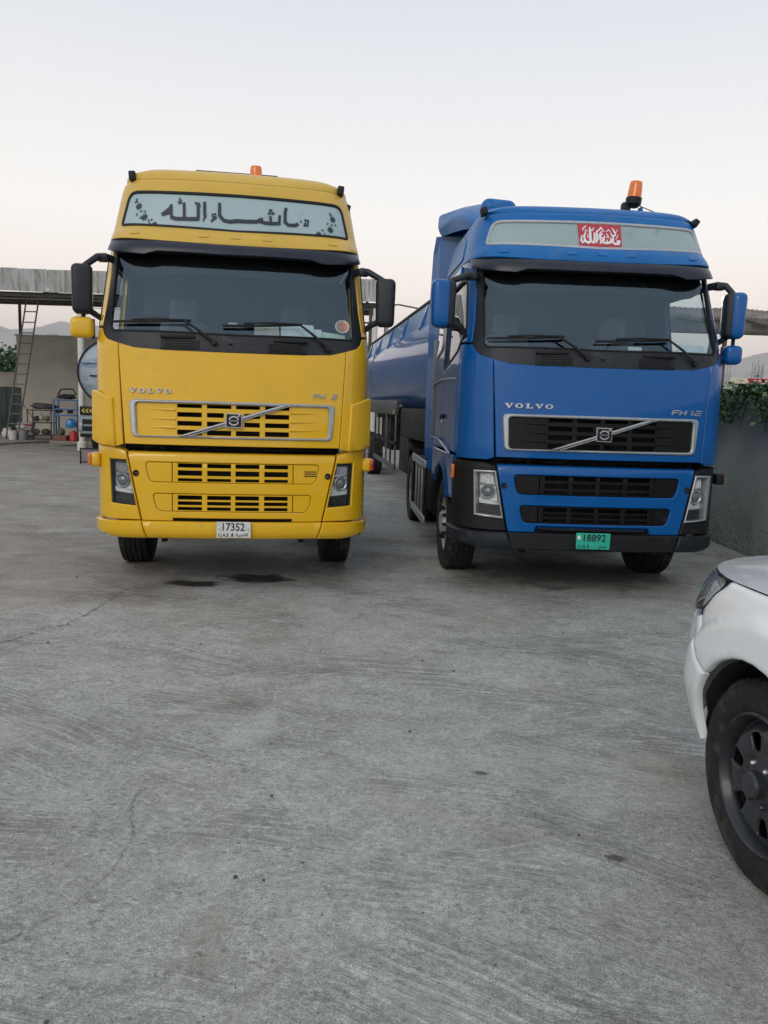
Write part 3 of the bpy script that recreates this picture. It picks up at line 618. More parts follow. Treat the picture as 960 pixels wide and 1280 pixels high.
    panel('emblem_ring', S, ro, CHR, em, holes=[ri], off=.043, t=.006, bev=.001); panel('emblem_bar', S, [(pc[0] - .046, pc[1] - .010), (pc[0] + .046, pc[1] - .010), (pc[0] + .046, pc[1] + .010), (pc[0] - .046, pc[1] + .010)], BLK, em, off=.046, t=.004, bev=.001)
    bm = bmesh.new(); add_ribbon(bm, S, [(pc[0] + .030, pc[1] + .032), (pc[0] + .050, pc[1] + .050)], .006, .045, .005); add_ribbon(bm, S, [(pc[0] + .036, pc[1] + .051), (pc[0] + .052, pc[1] + .051), (pc[0] + .052, pc[1] + .036)], .006, .045, .005); bmo('emblem_arrow', bm, CHR, em, smooth=False)
    text_on('emblem_word', 'VOLVO', .021, .080, S(*pc, .0485), CHR, em, depth=.0006, bold=.0004)
    # ---------- badges: wide slab-serif letters
    x0, x1 = (-.905, -.525) if Y else (-.892, -.448); zc0, zc1 = (1.787, 1.789) if Y else (1.786, 1.786); H = .042 if Y else .044
    lw = (x1 - x0) / 5; bmat = CHR2 if Y else CHR
    def letter(ch, cx, cz):
        w = lw * .86; h = H; st_ = w * .26; out = []
        if ch == 'V':
            out = [[(-w * .5, h * .5), (-w * .05, h * .5), (-w * .05, h * .34), (-w * .14, h * .34), (w * .06, -h * .1), (w * .2, h * .34), (w * .10, h * .34), (w * .10, h * .5), (w * .5, h * .5), (w * .5, h * .34), (w * .40, h * .34), (w * .06, -h * .5), (-w * .06, -h * .5), (-w * .42, h * .34), (-w * .5, h * .34)]]
            hol = []
        elif ch == 'O':
            out = [[(w * .47 * math.cos(2 * PI * i / 20), h * .5 * math.sin(2 * PI * i / 20)) for i in range(20)]]; hol = [[(w * .19 * math.cos(2 * PI * i / 14), h * .33 * math.sin(2 * PI * i / 14)) for i in range(14)]]
        else:
            out = [[(-w * .45, h * .5), (w * .12, h * .5), (w * .12, h * .34), (0, h * .34), (0, -h * .32), (w * .24, -h * .32), (w * .34, -h * .08), (w * .45, -h * .08), (w * .42, -h * .5), (-w * .45, -h * .5), (-w * .45, -h * .34), (-w * .3, -h * .34), (-w * .3, h * .34), (-w * .45, h * .34)]]; hol = []
        f = lambda P: [(cx + a, cz + b) for a, b in P]
        panel('badge_letter', S, f(out[0]), bmat, root, holes=[f(q) for q in hol], off=.012, t=.014, bev=.0018, g=.1)
    for i, ch in enumerate('VOLVO'): letter(ch, x0 + lw * (i + .5), zc0 + (zc1 - zc0) * i / 4)
    fx0, fx1 = (.705, .925) if Y else (.640, .930); zc = 1.787 if Y else 1.768; h = .019; sh = .3
    def stroke(nm, segs, ox, sx):
        bm = bmesh.new()
        for p in segs: add_ribbon(bm, S, [(ox + a * sx + b * h * sh, zc + b * h) for a, b in p], .0085, .012, .012)
        bmo(nm, bm, bmat, root, smooth=False)
    sx = (fx1 - fx0) / 4.2
    stroke('badge_letter', [[(0, -1), (0, 1), (.8, 1)], [(0, .05), (.65, .05)]], fx0, sx)
    stroke('badge_letter', [[(0, -1), (0, 1)], [(0, 0), (.75, 0)], [(.75, -1), (.75, 1)]], fx0 + 1.1 * sx, sx)
    if not Y: stroke('badge_letter', [[(0, .7), (.25, 1), (.25, -1)]], fx0 + 2.55 * sx, sx)
    stroke('badge_letter', [[(0, 1), (.75, 1), (.8, .1), (.05, -.1), (0, -1), (.85, -1)]], fx0 + 3.25 * sx, sx)
    # ---------- radiator and dark gap between hood and bumper
    bm = bmesh.new(); add_box(bm, (0, .16, 1.2), (1.92, .08, 1.3)); bmo('radiator', bm, DARK, root)
    bm = bmesh.new()
    for i in range(90): add_box(bm, (-.88 + i * .0198, .113, 1.29), (.005, .012, .13))
    f_ = bmo('radiator_fins', bm, GBLK, root, smooth=False); f_['kind'] = 'stuff'
    bm = bmesh.new()
    bm.free()
    for q in ([(-.9, .05, 1.29), (-.7, .03, 1.30), (-.45, .06, 1.28), (-.2, .05, 1.30)], [(.25, .05, 1.285), (.5, .02, 1.30), (.8, .05, 1.285)], [(-.78, .04, 1.25), (-.76, .03, 1.33)]): tube('hose', q, .013, CHASS, root, 6)
    for q in (((-.35, .03, 1.285), (.12, .05, .035)), ((.42, .03, 1.285), (.16, .05, .03)), ((-.62, .05, 1.285), (.05, .05, .06))): box('latch', *q, CHASS, root, .01)
    # ---------- bumper centre
    up_o = rpoly([(-.775, 1.170), (.778, 1.170), (.737, .990), (-.735, .990)], .05); lo_o = rpoly([(-.712, .892), (.712, .892), (.672, .730), (-.668, .730)], .05)
    if Y: bo = [(-.929, 1.250), (.927, 1.250), (.800, .646), (.53, .646), (.53, .672), (-.53, .672), (-.53, .646), (-.800, .646)]
    else: bo = [(-.929, 1.250), (.927, 1.250), (.800, .646), (.525, .646), (.497, .705), (-.545, .705), (-.562, .648), (-.800, .646)]
    def boff(s, z): return interp(z, [.6, 1.2, 1.235, 1.26], [.0, .0, -.004, -.02])
    bc = panel('bumper_centre', S, bo, P1, root, holes=[up_o, lo_o], off=boff, t=.05, bev=.006, g=.055)
    if not Y: panel('bumper_step', S, [(-.53, .698), (.485, .698), (.485, .678), (-.53, .678)], P1, root, off=-.03, t=.02, bev=.004); 
    bm = bmesh.new(); add_box(bm, (0, .03, .66), (1.25, .1, .10)); bmo('bumper_beam', bm, DARK, root)
    for rws, o_, (a0, a1) in (([(1.124, 1.165), (1.053, 1.099), (.988, 1.029)], up_o, (.533, .0)), ([(.834, .872), (.768, .806), (.706 + .026, .737 + .012)], lo_o, (.533, .0))):
        hs = [[(a, z0), (b, z0), (b, z1 - (.004 if z1 > 1.16 else 0)), (a, z1 - (.004 if z1 > 1.16 else 0))] for (z0, z1) in rws for (a, b) in [(-.485, -.273), (-.228, -.020), (.020, .230), (.276, .488)]]
        if Y and o_ is lo_o: hs = [[(a, z0), (b, z0), (b, z1), (a, z1)] for (z0, z1) in [(.838, .876), (.789, .822), (.742, .772)] for (a, b) in [(-.485, -.273), (-.228, -.020), (.020, .230), (.276, .488)]]
        elif o_ is lo_o: hs = [[(a, z0), (b, z0), (b, z1), (a, z1)] for (z0, z1) in [(.838, .876), (.789, .822), (.742, .772)] for (a, b) in [(-.485, -.273), (-.228, -.020), (.020, .230), (.276, .488)]]
        z0o = min(q[1] for q in o_); z1o = max(q[1] for q in o_)
        go = -.004 if Y else -.016
        hs = [[(a, max(z0o + .012, b)) for a, b in h_] for h_ in hs]
        panel('bumper_grille', S, [(-.530, z0o + .005), (.530, z0o + .005), (.530, z1o - .005), (-.530, z1o - .005)], gm, root, holes=hs, off=go, t=.03, bev=.0025, g=.06)
        # blanking panels at both ends
        for sd in (-1, 1):
            pts = [q for q in inset(ccw(o_), .005) if sd * q[0] > .54]
            zs = sorted(pts, key=lambda q: math.atan2(q[1] - (z0o + z1o) / 2, sd * (q[0]) - .6))
            poly = [(sd * .537, z0o + .005)] + [q for q in zs] + [(sd * .537, z1o - .005)]
            bp_ = panel('blanking_panel', S, poly, gm, root, off=go, t=.03, bev=.0025)
            if Y and sd > 0 and o_ is up_o:
                for q_ in range(3): panel('louvre', S, [(.635, 1.060 + q_ * .020), (.745, 1.060 + q_ * .020), (.747, 1.069 + q_ * .020), (.637, 1.069 + q_ * .020)], DARK, bp_, off=-.001, t=.004, bev=.001)
    bm = bmesh.new(); add_box(bm, (0, .09, 1.2 - .26), (1.7, .02, .56)); bmo('grille_backing', bm, DARK, root)
    for s_ in (-.850, .851):
        tc_ = lathe('tow_eye_cover', [(0, .0), (.012, .0), (.016, .004), (.026, .006), (.030, .0), (.030, -.02)], S(s_, 1.064, .001), (0, -1, 0), DARK, root, 20)
        if Y: lathe('tow_eye_plug', [(0, .004), (.010, .003), (.012, -.004)], S(s_, 1.064, .004), (0, -1, 0), PM('rusty_brown_plug', (.12, .035, .015), .7, var=.3) if s_ < 0 else bpy.data.materials['rusty_brown_plug'], tc_, 14)
    # ---------- bumper corners with headlamps
    for sd in (-1, 1):
        hq = [(1.108, 1.170), (.938, 1.160), (.866, .783), (1.090, .800)] if Y else [(1.122, 1.176), (.948, 1.180), (.864, .782), (1.100, .798)]
        if not Y and sd > 0: hq = [(1.090, 1.176), (.948, 1.180), (.850, .776), (1.082, .790)]
        hq = [(sd * a, b) for a, b in hq]
        rec = [(sd * a, b) for a, b in ([(1.124, 1.184), (.932, 1.180), (.858, .774), (1.102, .790)] if Y else [(1.146, 1.196), (.932, 1.200), (.846, .762), (1.122, .780)])]
        se = sY(.50) - .004
        if Y: oc = [(.944, 1.253), (1.08, 1.285), (1.3, 1.29), (se, 1.285), (se, .66), (1.2, .648), (.815, .648)]
        else: oc = [(.940, 1.240), (1.05, 1.262), (1.3, 1.268), (se, 1.262), (se, .66), (1.2, .652), (.815, .650)]
        panel('bumper_corner', S, mir(oc, sd), SH, root, holes=[rec], off=-.002, t=.06, bev=.008, g=.05)
        if Y: bez = panel('headlamp', S, rec, BLK, root, holes=[hq], off=-.016, t=.04, bev=.005, g=.06)
        else: bez = panel('headlamp', S, rec, CHR2, root, holes=[hq], off=.010, t=.05, bev=.006, g=.06)
        lo_ = -.075
        A_, B_, C__, D_ = [Vector(q) for q in hq]      # outer top, inner top, inner bottom, outer bottom
        def uv(u, v): p = (A_.lerp(B_, u)).lerp(D_.lerp(C__, u), v); return (p.x, p.y)
        bm = bmesh.new(); add_panel(bm, S, [uv(-.06, -.04), uv(1.06, -.04), uv(1.06, 1.04), uv(-.06, 1.04)], [], lo_, .03, .002, .06); bmo('lamp_housing', bm, HLD, bez)
        bm = bmesh.new()
        for i in range(4):
            P0, P1_ = [uv(-.03, -.03), uv(1.03, -.03), uv(1.03, 1.03), uv(-.03, 1.03)][i], [uv(-.03, -.03), uv(1.03, -.03), uv(1.03, 1.03), uv(-.03, 1.03)][(i + 1) % 4]
            bm.faces.new([bm.verts.new(S(*P0, -.02)), bm.verts.new(S(*P1_, -.02)), bm.verts.new(S(*P1_, lo_)), bm.verts.new(S(*P0, lo_))])
        bmo('lamp_side_wall', bm, HLD, bez)
        panel('lamp_reflector', S, [uv(.04, .02 if not Y else .05), uv(.96, .02), uv(.96, .30), uv(.04, .27)], REFL if not Y or sd > 0 else HLD, bez, off=-.052, t=.03, bev=.008)
        panel('lamp_reflector', S, [uv(.04, .31), uv(.96, .33), uv(.96, .70), uv(.04, .62)], REFL, bez, off=-.058, t=.03, bev=.006)
        panel('lamp_trim', S, [uv(.02, .62), uv(.98, .70), uv(.98, .755), uv(.02, .755)], REFL, bez, off=-.045, t=.03, bev=.004)
        panel('fog_lamp', S, [uv(.05, .775), uv(.97, .775), uv(.97, .975), uv(.05, .975)], HLB, bez, off=-.040, t=.03, bev=.006)
        bm = bmesh.new()
        for q_ in range(5): add_panel(bm, S, [uv(.10 + .17 * q_, .06), uv(.24 + .17 * q_, .06), uv(.24 + .17 * q_, .24), uv(.10 + .17 * q_, .24)], [], -.046, .02, .008)
        bmo('lamp_flutes', bm, REFL if not Y else HLD, bez)
        pcn = uv(.52, .46); r0 = .055
        nrm = (S(*pcn, .02) - S(*pcn, 0)).normalized()
        lathe('projector_ring', [(r0 + .012, -.03), (r0 + .012, .0), (r0 + .004, .008), (r0 - .008, .0), (r0 - .012, -.01)], S(*pcn, -.04), nrm, CHR2, bez, 32)
        lathe('projector_lens', [(r0 - .008, -.012), (r0 * .7, .010), (r0 * .4, .020), (0, .024)], S(*pcn, -.045), nrm, PM('projector_glass', (.12, .13, .14), .05, spec=.8, coat=1, var=.2) if 'projector_glass' not in bpy.data.materials else bpy.data.materials['projector_glass'], bez, 28)
        panel('lamp_lens', S, [uv(-.03, -.02), uv(1.03, -.02), uv(1.03, 1.02), uv(-.03, 1.02)], LENS, bez, off=-.010, t=.004, bev=.001)
        # ---------- turn indicator on the corner
        if Y:
            ti = box('turn_indicator', (sd * 1.232, .22, 1.162), (.095, .17, .125), P1, root, .03, None, 3)
            box('indicator_lens', (sd * 1.279, .20, 1.166), (.034, .15, .108), ORG2 if sd < 0 else REDL, ti, .012)
            # side deflector blade
            df = [(1.055, 1.722), (1.15, 1.744), (1.24, 1.775), (1.32, 1.785), (1.32, 1.335), (1.22, 1.315), (1.03, 1.297)]
            panel('side_deflector', S, rpoly(mir(df, sd), .012), P1, root, off=lambda a, b: interp(abs(a), [1.03, 1.2, 1.32], [.024, .035, .055]), t=.03, bev=.01, g=.05)
        else:
            if sd < 0: box('turn_indicator', (-1.262, .40, 1.155), (.03, .10, .13), ORG2, root, .01)
            else:
                ti = box('turn_indicator', (1.285, .26, 1.155), (.085, .12, .11), BLK, root, .02); box('indicator_lens', (1.33, .27, 1.155), (.012, .10, .08), ORG2, ti, .004)
        # ---------- lower lip
        lc = [(.812, .640), (1.0, .636), (1.2, .632), (1.45, .628), (sY(.62), .620), (sY(.62), .60), (sY(.52), .545), (1.30, .52), (1.12, .487), (1.0, .480), (.765, .484)]
        def loff(a, b): return .012 + .012 * math.sin(max(0, min(1, (b - .49) / .14)) * PI * .9) + .012 * max(0, 1 - abs(b - .615) / .02) - max(0, .515 - b) * .5
        panel('bumper_lip_corner', S, mir(lc, sd), cfg['lip'], root, off=loff, t=.05, bev=.010, g=.045)
        box('tow_eye', (sd * .62, .1, .46), (.05, .1, .06), CHASS, root, .01)
    def loff2(a, b): return .012 + .012 * math.sin(max(0, min(1, (b - .49) / .14)) * PI * .9) + .012 * max(0, 1 - abs(b - .615) / .02) - max(0, .515 - b) * .5
    lcen = [(-.804, .640), (.804, .640), (.757, .486), (-.757, .486)]
    panel('bumper_lip', S, lcen, cfg['lipc'], root, off=loff2 if Y else (lambda a, b: .012), t=.05, bev=.010, g=.045)
    if not Y: panel('lip_ledge', S, [(-.5, .690), (.45, .690), (.45, .668), (-.5, .668)], BLK, root, off=-.006, t=.02, bev=.004)
    # ---------- number plate
    pl = [(-.140, .652), (.158, .650), (.160, .507), (-.139, .507)] if Y else [(-.186, .661), (.130, .661), (.128, .513), (-.180, .513)]
    pp = panel('number_plate', S, rpoly(pl, .008), PLW if Y else PLG, root, off=.056 if Y else .04, t=.008, bev=.002, g=.2)
    cx = .009 if Y else -.027; yy = S(cx, .58, (.0575 if Y else .0415)).y - .0012
    if Y:
        text_on('plate_number', '17352', .098, .195, (cx + .0, yy, .607), PLK, pp, depth=.0004, bold=.0012)
        text_on('plate_country', 'U.A.E', .043, .092, (cx - .088, yy, .533), PLK, pp, depth=.0004, bold=.0006); text_on('plate_class', 'A', .056, .030, (cx - .012, yy, .534), PLK, pp, depth=.0004, bold=.0012)
        text_on('plate_emirate', '\uFE93\uFEAE\uFEF4\uFEA0\uFED4\uFEDF\uFE8D', .040, .105, (cx + .072, yy, .534), PLK, pp, depth=.0004, bold=.0004)
        for x_ in (-.125, .128): lathe('plate_bolt', [(0, .003), (.006, .002), (.007, 0)], (cx + x_ , yy + .001, .585), (0, -1, 0), HLD, pp, 10)
    else:
        text_on('plate_number', '18892', .092, .205, (cx + .012, yy, .618), PLK, pp, depth=.0004, bold=.0012)
        text_on('plate_country', 'U A E', .043, .105, (cx - .088, yy, .538), PLK, pp, depth=.0004, bold=.0006)
        text_on('plate_emirate', '\uFEE5\uFE8E\uFEE4\uFEA0\uFECB', .040, .085, (cx + .085, yy, .538), PLK, pp, depth=.0004, bold=.0004)
        box('plate_crest', (cx - .133, yy, .620), (.026, .0015, .035), WHT, pp)
    # ---------- mirrors
    for sd in (-1, 1):
        mx = cfg['mirL'] if sd < 0 else cfg['mirR']      # (x0, x1, z0, z1) of the big housing
        x0, x1, z0, z1 = mx; w = x1 - x0; cxm = (x0 + x1) / 2; czm = (z0 + z1) / 2; ym = .25
        bm = bmesh.new(); add_box(bm, (cxm, ym, czm), (w, .15, z1 - z0), .05, (0, 0, -sd * .18), 5)
        [setattr(v, 'co', Vector((cxm + (v.co.x - cxm) * (1 - .08 * max(0, (czm - v.co.z) / (z1 - z0) * 2)), v.co.y, v.co.z))) for v in bm.verts]; mi = bmo('mirror', bm, MIRB, root, ang=50)
        if not Y:
            bm = bmesh.new(); add_box(bm, (cxm + sd * w * .14, ym - .018, czm), (w * .80, .155, (z1 - z0) * 1.01), .055, (0, 0, -sd * .18), 5); [setattr(v, 'co', Vector((cxm + (v.co.x - cxm) * (1 - .10 * max(0, (czm - v.co.z) / (z1 - z0) * 2)), v.co.y, v.co.z))) for v in bm.verts]; bmo('mirror_shell', bm, P1, mi, ang=50)
        box('mirror_glass', (cxm, ym + .082, czm), (w * .82, .006, (z1 - z0) * .9), MIRG, mi, .002, (0, 0, -sd * .18))
        xi = sd * 1.10
        tube('mirror_arm', [(xi, .40, 2.955), (sd * 1.16, .34, 2.965), (sd * 1.21, .28, 2.955), (cxm + sd * .0, ym, z1 - .03)], [.034, .036, .030, .026], MIRB, mi, 10)
        box('arm_cover', (sd * 1.175, .33, 2.955), (.10, .10, .07), MIRB, mi, .02)
        tube('mirror_arm', [(cxm - sd * .02, ym, z0 + .06), (sd * 1.26, .28, z0 + .02), (sd * 1.19, .36, 2.42), (sd * 1.17, .40, 2.33)], [.028, .028, .026, .028], MIRB, mi, 10)
        if cfg['mirS'][0 if sd < 0 else 1]:
            a0, a1, c0, c1 = cfg['mirS'][0 if sd < 0 else 1]
            bm = bmesh.new(); add_box(bm, ((a0 + a1) / 2, ym, (c0 + c1) / 2), (a1 - a0, .15, c1 - c0), .05, (0, 0, -sd * .12), 5); m2 = bmo('wide_angle_mirror', bm, P1, root, ang=60)
            box('mirror_rim', ((a0 + a1) / 2, ym + .07, (c0 + c1) / 2), (a1 - a0 - .01, .03, c1 - c0 - .01), MIRB, m2, .03, (0, 0, -sd * .12)); box('mirror_glass', ((a0 + a1) / 2, ym + .088, (c0 + c1) / 2), ((a1 - a0) * .8, .006, (c1 - c0) * .8), MIRG, m2, .002, (0, 0, -sd * .12))
            tube('mirror_stem', [((a0 + a1) / 2 + .01, ym + .02, c1 - .02), ((a0 + a1) / 2 + .01, ym + .02, z0 + .04)], .018, BLK, m2)
    # ---------- chassis, rear axle
    bm = bmesh.new()
    for sd in (-1, 1): add_box(bm, (sd * .42, 3.4, .86), (.09, 6.0, .28), .01)
    for y_ in (1.0, 2.4, 3.4, 4.4, 5.6, 6.2): add_box(bm, (0, y_, .86), (.8, .1, .2))
    add_tube(bm, [(-.9, 1.37, .5), (.9, 1.37, .5)], .07, 10); add_tube(bm, [(-.9, 5.07, .52), (.9, 5.07, .52)], .11, 10); add_box(bm, (0, 5.07, .55), (.45, .4, .4), .12)
    bmo('chassis', bm, CHASS, root)
    box('engine', (0, 1.3, 1.0), (.8, 1.6, .8), CHASS, root, .08)
    box('fifth_wheel', (0, 4.8, 1.12), (.8, .9, .12), CHASS, root, .03)
    for sd in (-1, 1):
        wheel(root, (sd * 1.10, 5.07, .515), sd, style='rear', n=48); wheel(root, (sd * .77, 5.07, .515), sd, style='rear', n=48)
        bm = bmesh.new(); aa = [math.radians(q) for q in range(20, 161, 10)]
        inn = [bm.verts.new((sd * .62, 5.07 + .6 * math.cos(a), .52 + .6 * math.sin(a))) for a in aa]; out = [bm.verts.new((sd * 1.24, 5.07 + .6 * math.cos(a), .52 + .6 * math.sin(a))) for a in aa]
        for i in range(len(aa) - 1): bm.faces.new((inn[i], inn[i + 1], out[i + 1], out[i]))
        bmesh.ops.solidify(bm, geom=bm.faces[:], thickness=.012); bmo('mudguard', bm, CHASS, root)
        tk = box('fuel_tank', (sd * .93, 3.15, .72), (.58, 1.4, .58), CHASS, root, .09, None, 4)
    for sd in (-1, 1):      # ladder-like side guard in front of the drive wheels
        bm = bmesh.new(); xs_ = sd * 1.262; y0, y1 = 2.75, 4.42
        g_ = bpy.data.objects.new('side_guard', None); COL.objects.link(g_); g_.parent = root
        for z_, h_ in ((1.04, .10), (.33, .10)): box('guard_rail', (xs_, (y0 + y1) / 2, z_), (.035, y1 - y0, h_), CHR2 if not Y else CHASS, g_, .008)
        for q_ in range(5): box('guard_post', (xs_ + .01 * -sd, y0 + .05 + (y1 - y0 - .1) * q_ / 4, .685), (.03, .05, .64), CHR2 if q_ in (1, 2, 3) and not Y else CHASS, g_, .006)
        box('guard_top_plate', (sd * 1.10, 3.1, 1.10), (.34, .7, .03), CHASS, g_, .01)
    if not Y:
        # tall side fairings and the roof air deflector behind the cab
        for sd in (-1, 1):
            bm = bmesh.new(); prof = [(2.22, 1.0), (2.85, 1.0), (2.95, 1.4), (2.95, 2.5), (2.93, 3.1), (2.80, 3.60), (2.60, 3.76), (2.22, 3.74)]
            A_ = []; B_ = []
            for y_, z_ in prof:
                w_ = interp(y_, [2.22, 2.60, 3.0], [1.235 * interp(z_, WZ, WXX), 1.255, 1.27]); A_.append(bm.verts.new((sd * w_, y_, z_))); B_.append(bm.verts.new((sd * (w_ - .04), y_, z_)))
            bm.faces.new(A_); bm.faces.new(B_[::-1])
            for i in range(len(prof)): j = (i + 1) % len(prof); bm.faces.new((A_[i], B_[i], B_[j], A_[j]))
            fa = bmo('side_fairing', bm, P1, root)
            box('fairing_gap_strip', (sd * 1.245, 2.245, 1.95), (.05, .12, 1.15), PM('grey_rubber_gaiter', (.16, .17, .18), .5, var=.2, vscale=6) if sd < 0 else bpy.data.materials['grey_rubber_gaiter'], fa, .02)
        for sd in (-1, 1):
            sq = mir(rpoly([(sY(1.66), 2.40), (sY(2.10), 2.32), (sY(2.10), 2.86), (sY(1.66), 2.86)], .07), sd)
            sw_ = panel('sleeper_window', S, sq, GLASS('sleeper_glass', (.2, .22, .24), .45, .02) if sd < 0 else bpy.data.materials['sleeper_glass'], root, off=.016, t=.006, bev=.002)
            bm = bmesh.new(); add_panel(bm, S, inset(ccw(sq), -.02), [inset(ccw(sq), .006)], .014, .02, .004); bmo('window_seal', bm, CHR2, sw_)
            tube('fold_highlight', [S(sd * sY(.5), 2.03, .012), S(sd * sY(1.5), 2.05, .012)], .008, CHR2, root, 6); tube('fold_highlight', [S(sd * sY(1.56), 2.05, .012), S(sd * sY(2.18), 2.02, .012)], .010, CHR2, root, 6)  # silver tubes draw the bright highlight along the door and side fold
            tube('arch_trim', [S(sd * sY(.60), 1.30, .022), S(sd * sY(1.0), 1.36, .03), S(sd * sY(1.45), 1.41, .03), S(sd * sY(2.15), 1.41, .02)], .014, P1, root, 6)
        bm = bmesh.new()
        secs = [(1.30, [(-.98, 3.60), (-.99, 3.66), (-.90, 3.71), (-.55, 3.72), (-.48, 3.69), (-.46, 3.6)]), (1.7, [(-1.08, 3.66), (-1.10, 3.80), (-1.0, 3.88), (-.66, 3.93), (-.52, 3.88), (-.46, 3.66)]), (2.05, [(-1.14, 3.70), (-1.17, 3.86), (-1.06, 3.97), (-.70, 4.055), (-.54, 4.01), (-.48, 3.7)]), (2.60, [(-1.20, 3.76), (-1.25, 3.84), (-1.25, 4.00), (-1.05, 4.07), (-.62, 4.10), (-.5, 3.76)])]
        R = [[bm.verts.new((x_, y_, z_)) for x_, z_ in q] for y_, q in secs]
        for a, b in zip(R, R[1:]):
            for i in range(len(a) - 1): bm.faces.new((a[i], a[i + 1], b[i + 1], b[i]))
        bm.faces.new(R[0]); bm.faces.new(R[-1][::-1])
        bmesh.ops.recalc_face_normals(bm, faces=bm.faces); bmesh.ops.bevel(bm, geom=[e_ for e_ in bm.edges if len(e_.link_faces) == 2 and e_.calc_face_angle(0) > .35], offset=.05, segments=4, affect='EDGES', profile=.5, clamp_overlap=True)
        rd_ = bmo('roof_air_deflector', bm, P2, root, ang=85); box('deflector_hump', (-.69, 1.98, 3.905), (.38, .66, .19), P2, rd_, .09, (0, .06, 0), 5)
    return root
CY = dict(id='Y', k=1.37, paint=YEL, roofpaint=YEL2, corner=YEL, grille=YEL, lip=YEL, lipc=YEL, signmat=SIGNP, framemat=BLK, fw=.012, rim=SILV,
          mirL=(-1.430, -1.250, 2.448, 2.880), mirR=(1.285, 1.470, 2.455, 2.895), mirS=[(-1.445, -1.245, 2.238, 2.422), None])
CB = dict(id='B', k=1.0, paint=BLU, roofpaint=BLU2, corner=BLK, grille=GBLK, lip=LIPB, lipc=BLK, signmat=SIGNB, framemat=CHR2, fw=.014, rim=SILV,
          mirL=(-1.540, -1.325, 2.475, 2.900), mirR=(1.200, 1.385, 2.470, 2.890), mirS=[None, (1.228, 1.392, 2.233, 2.410)])
lorryY = make_lorry(CY, (-1.3731, 7.19674, 0), 0.1525535, 'yellow lorry with a dark lettered sign above its windscreen, parked on the left')
lorryB = make_lorry(CB, (1.92651, 7.2966, -.0254), 0.0590346, 'blue lorry with a small red sticker on its roof sign, parked on the right')

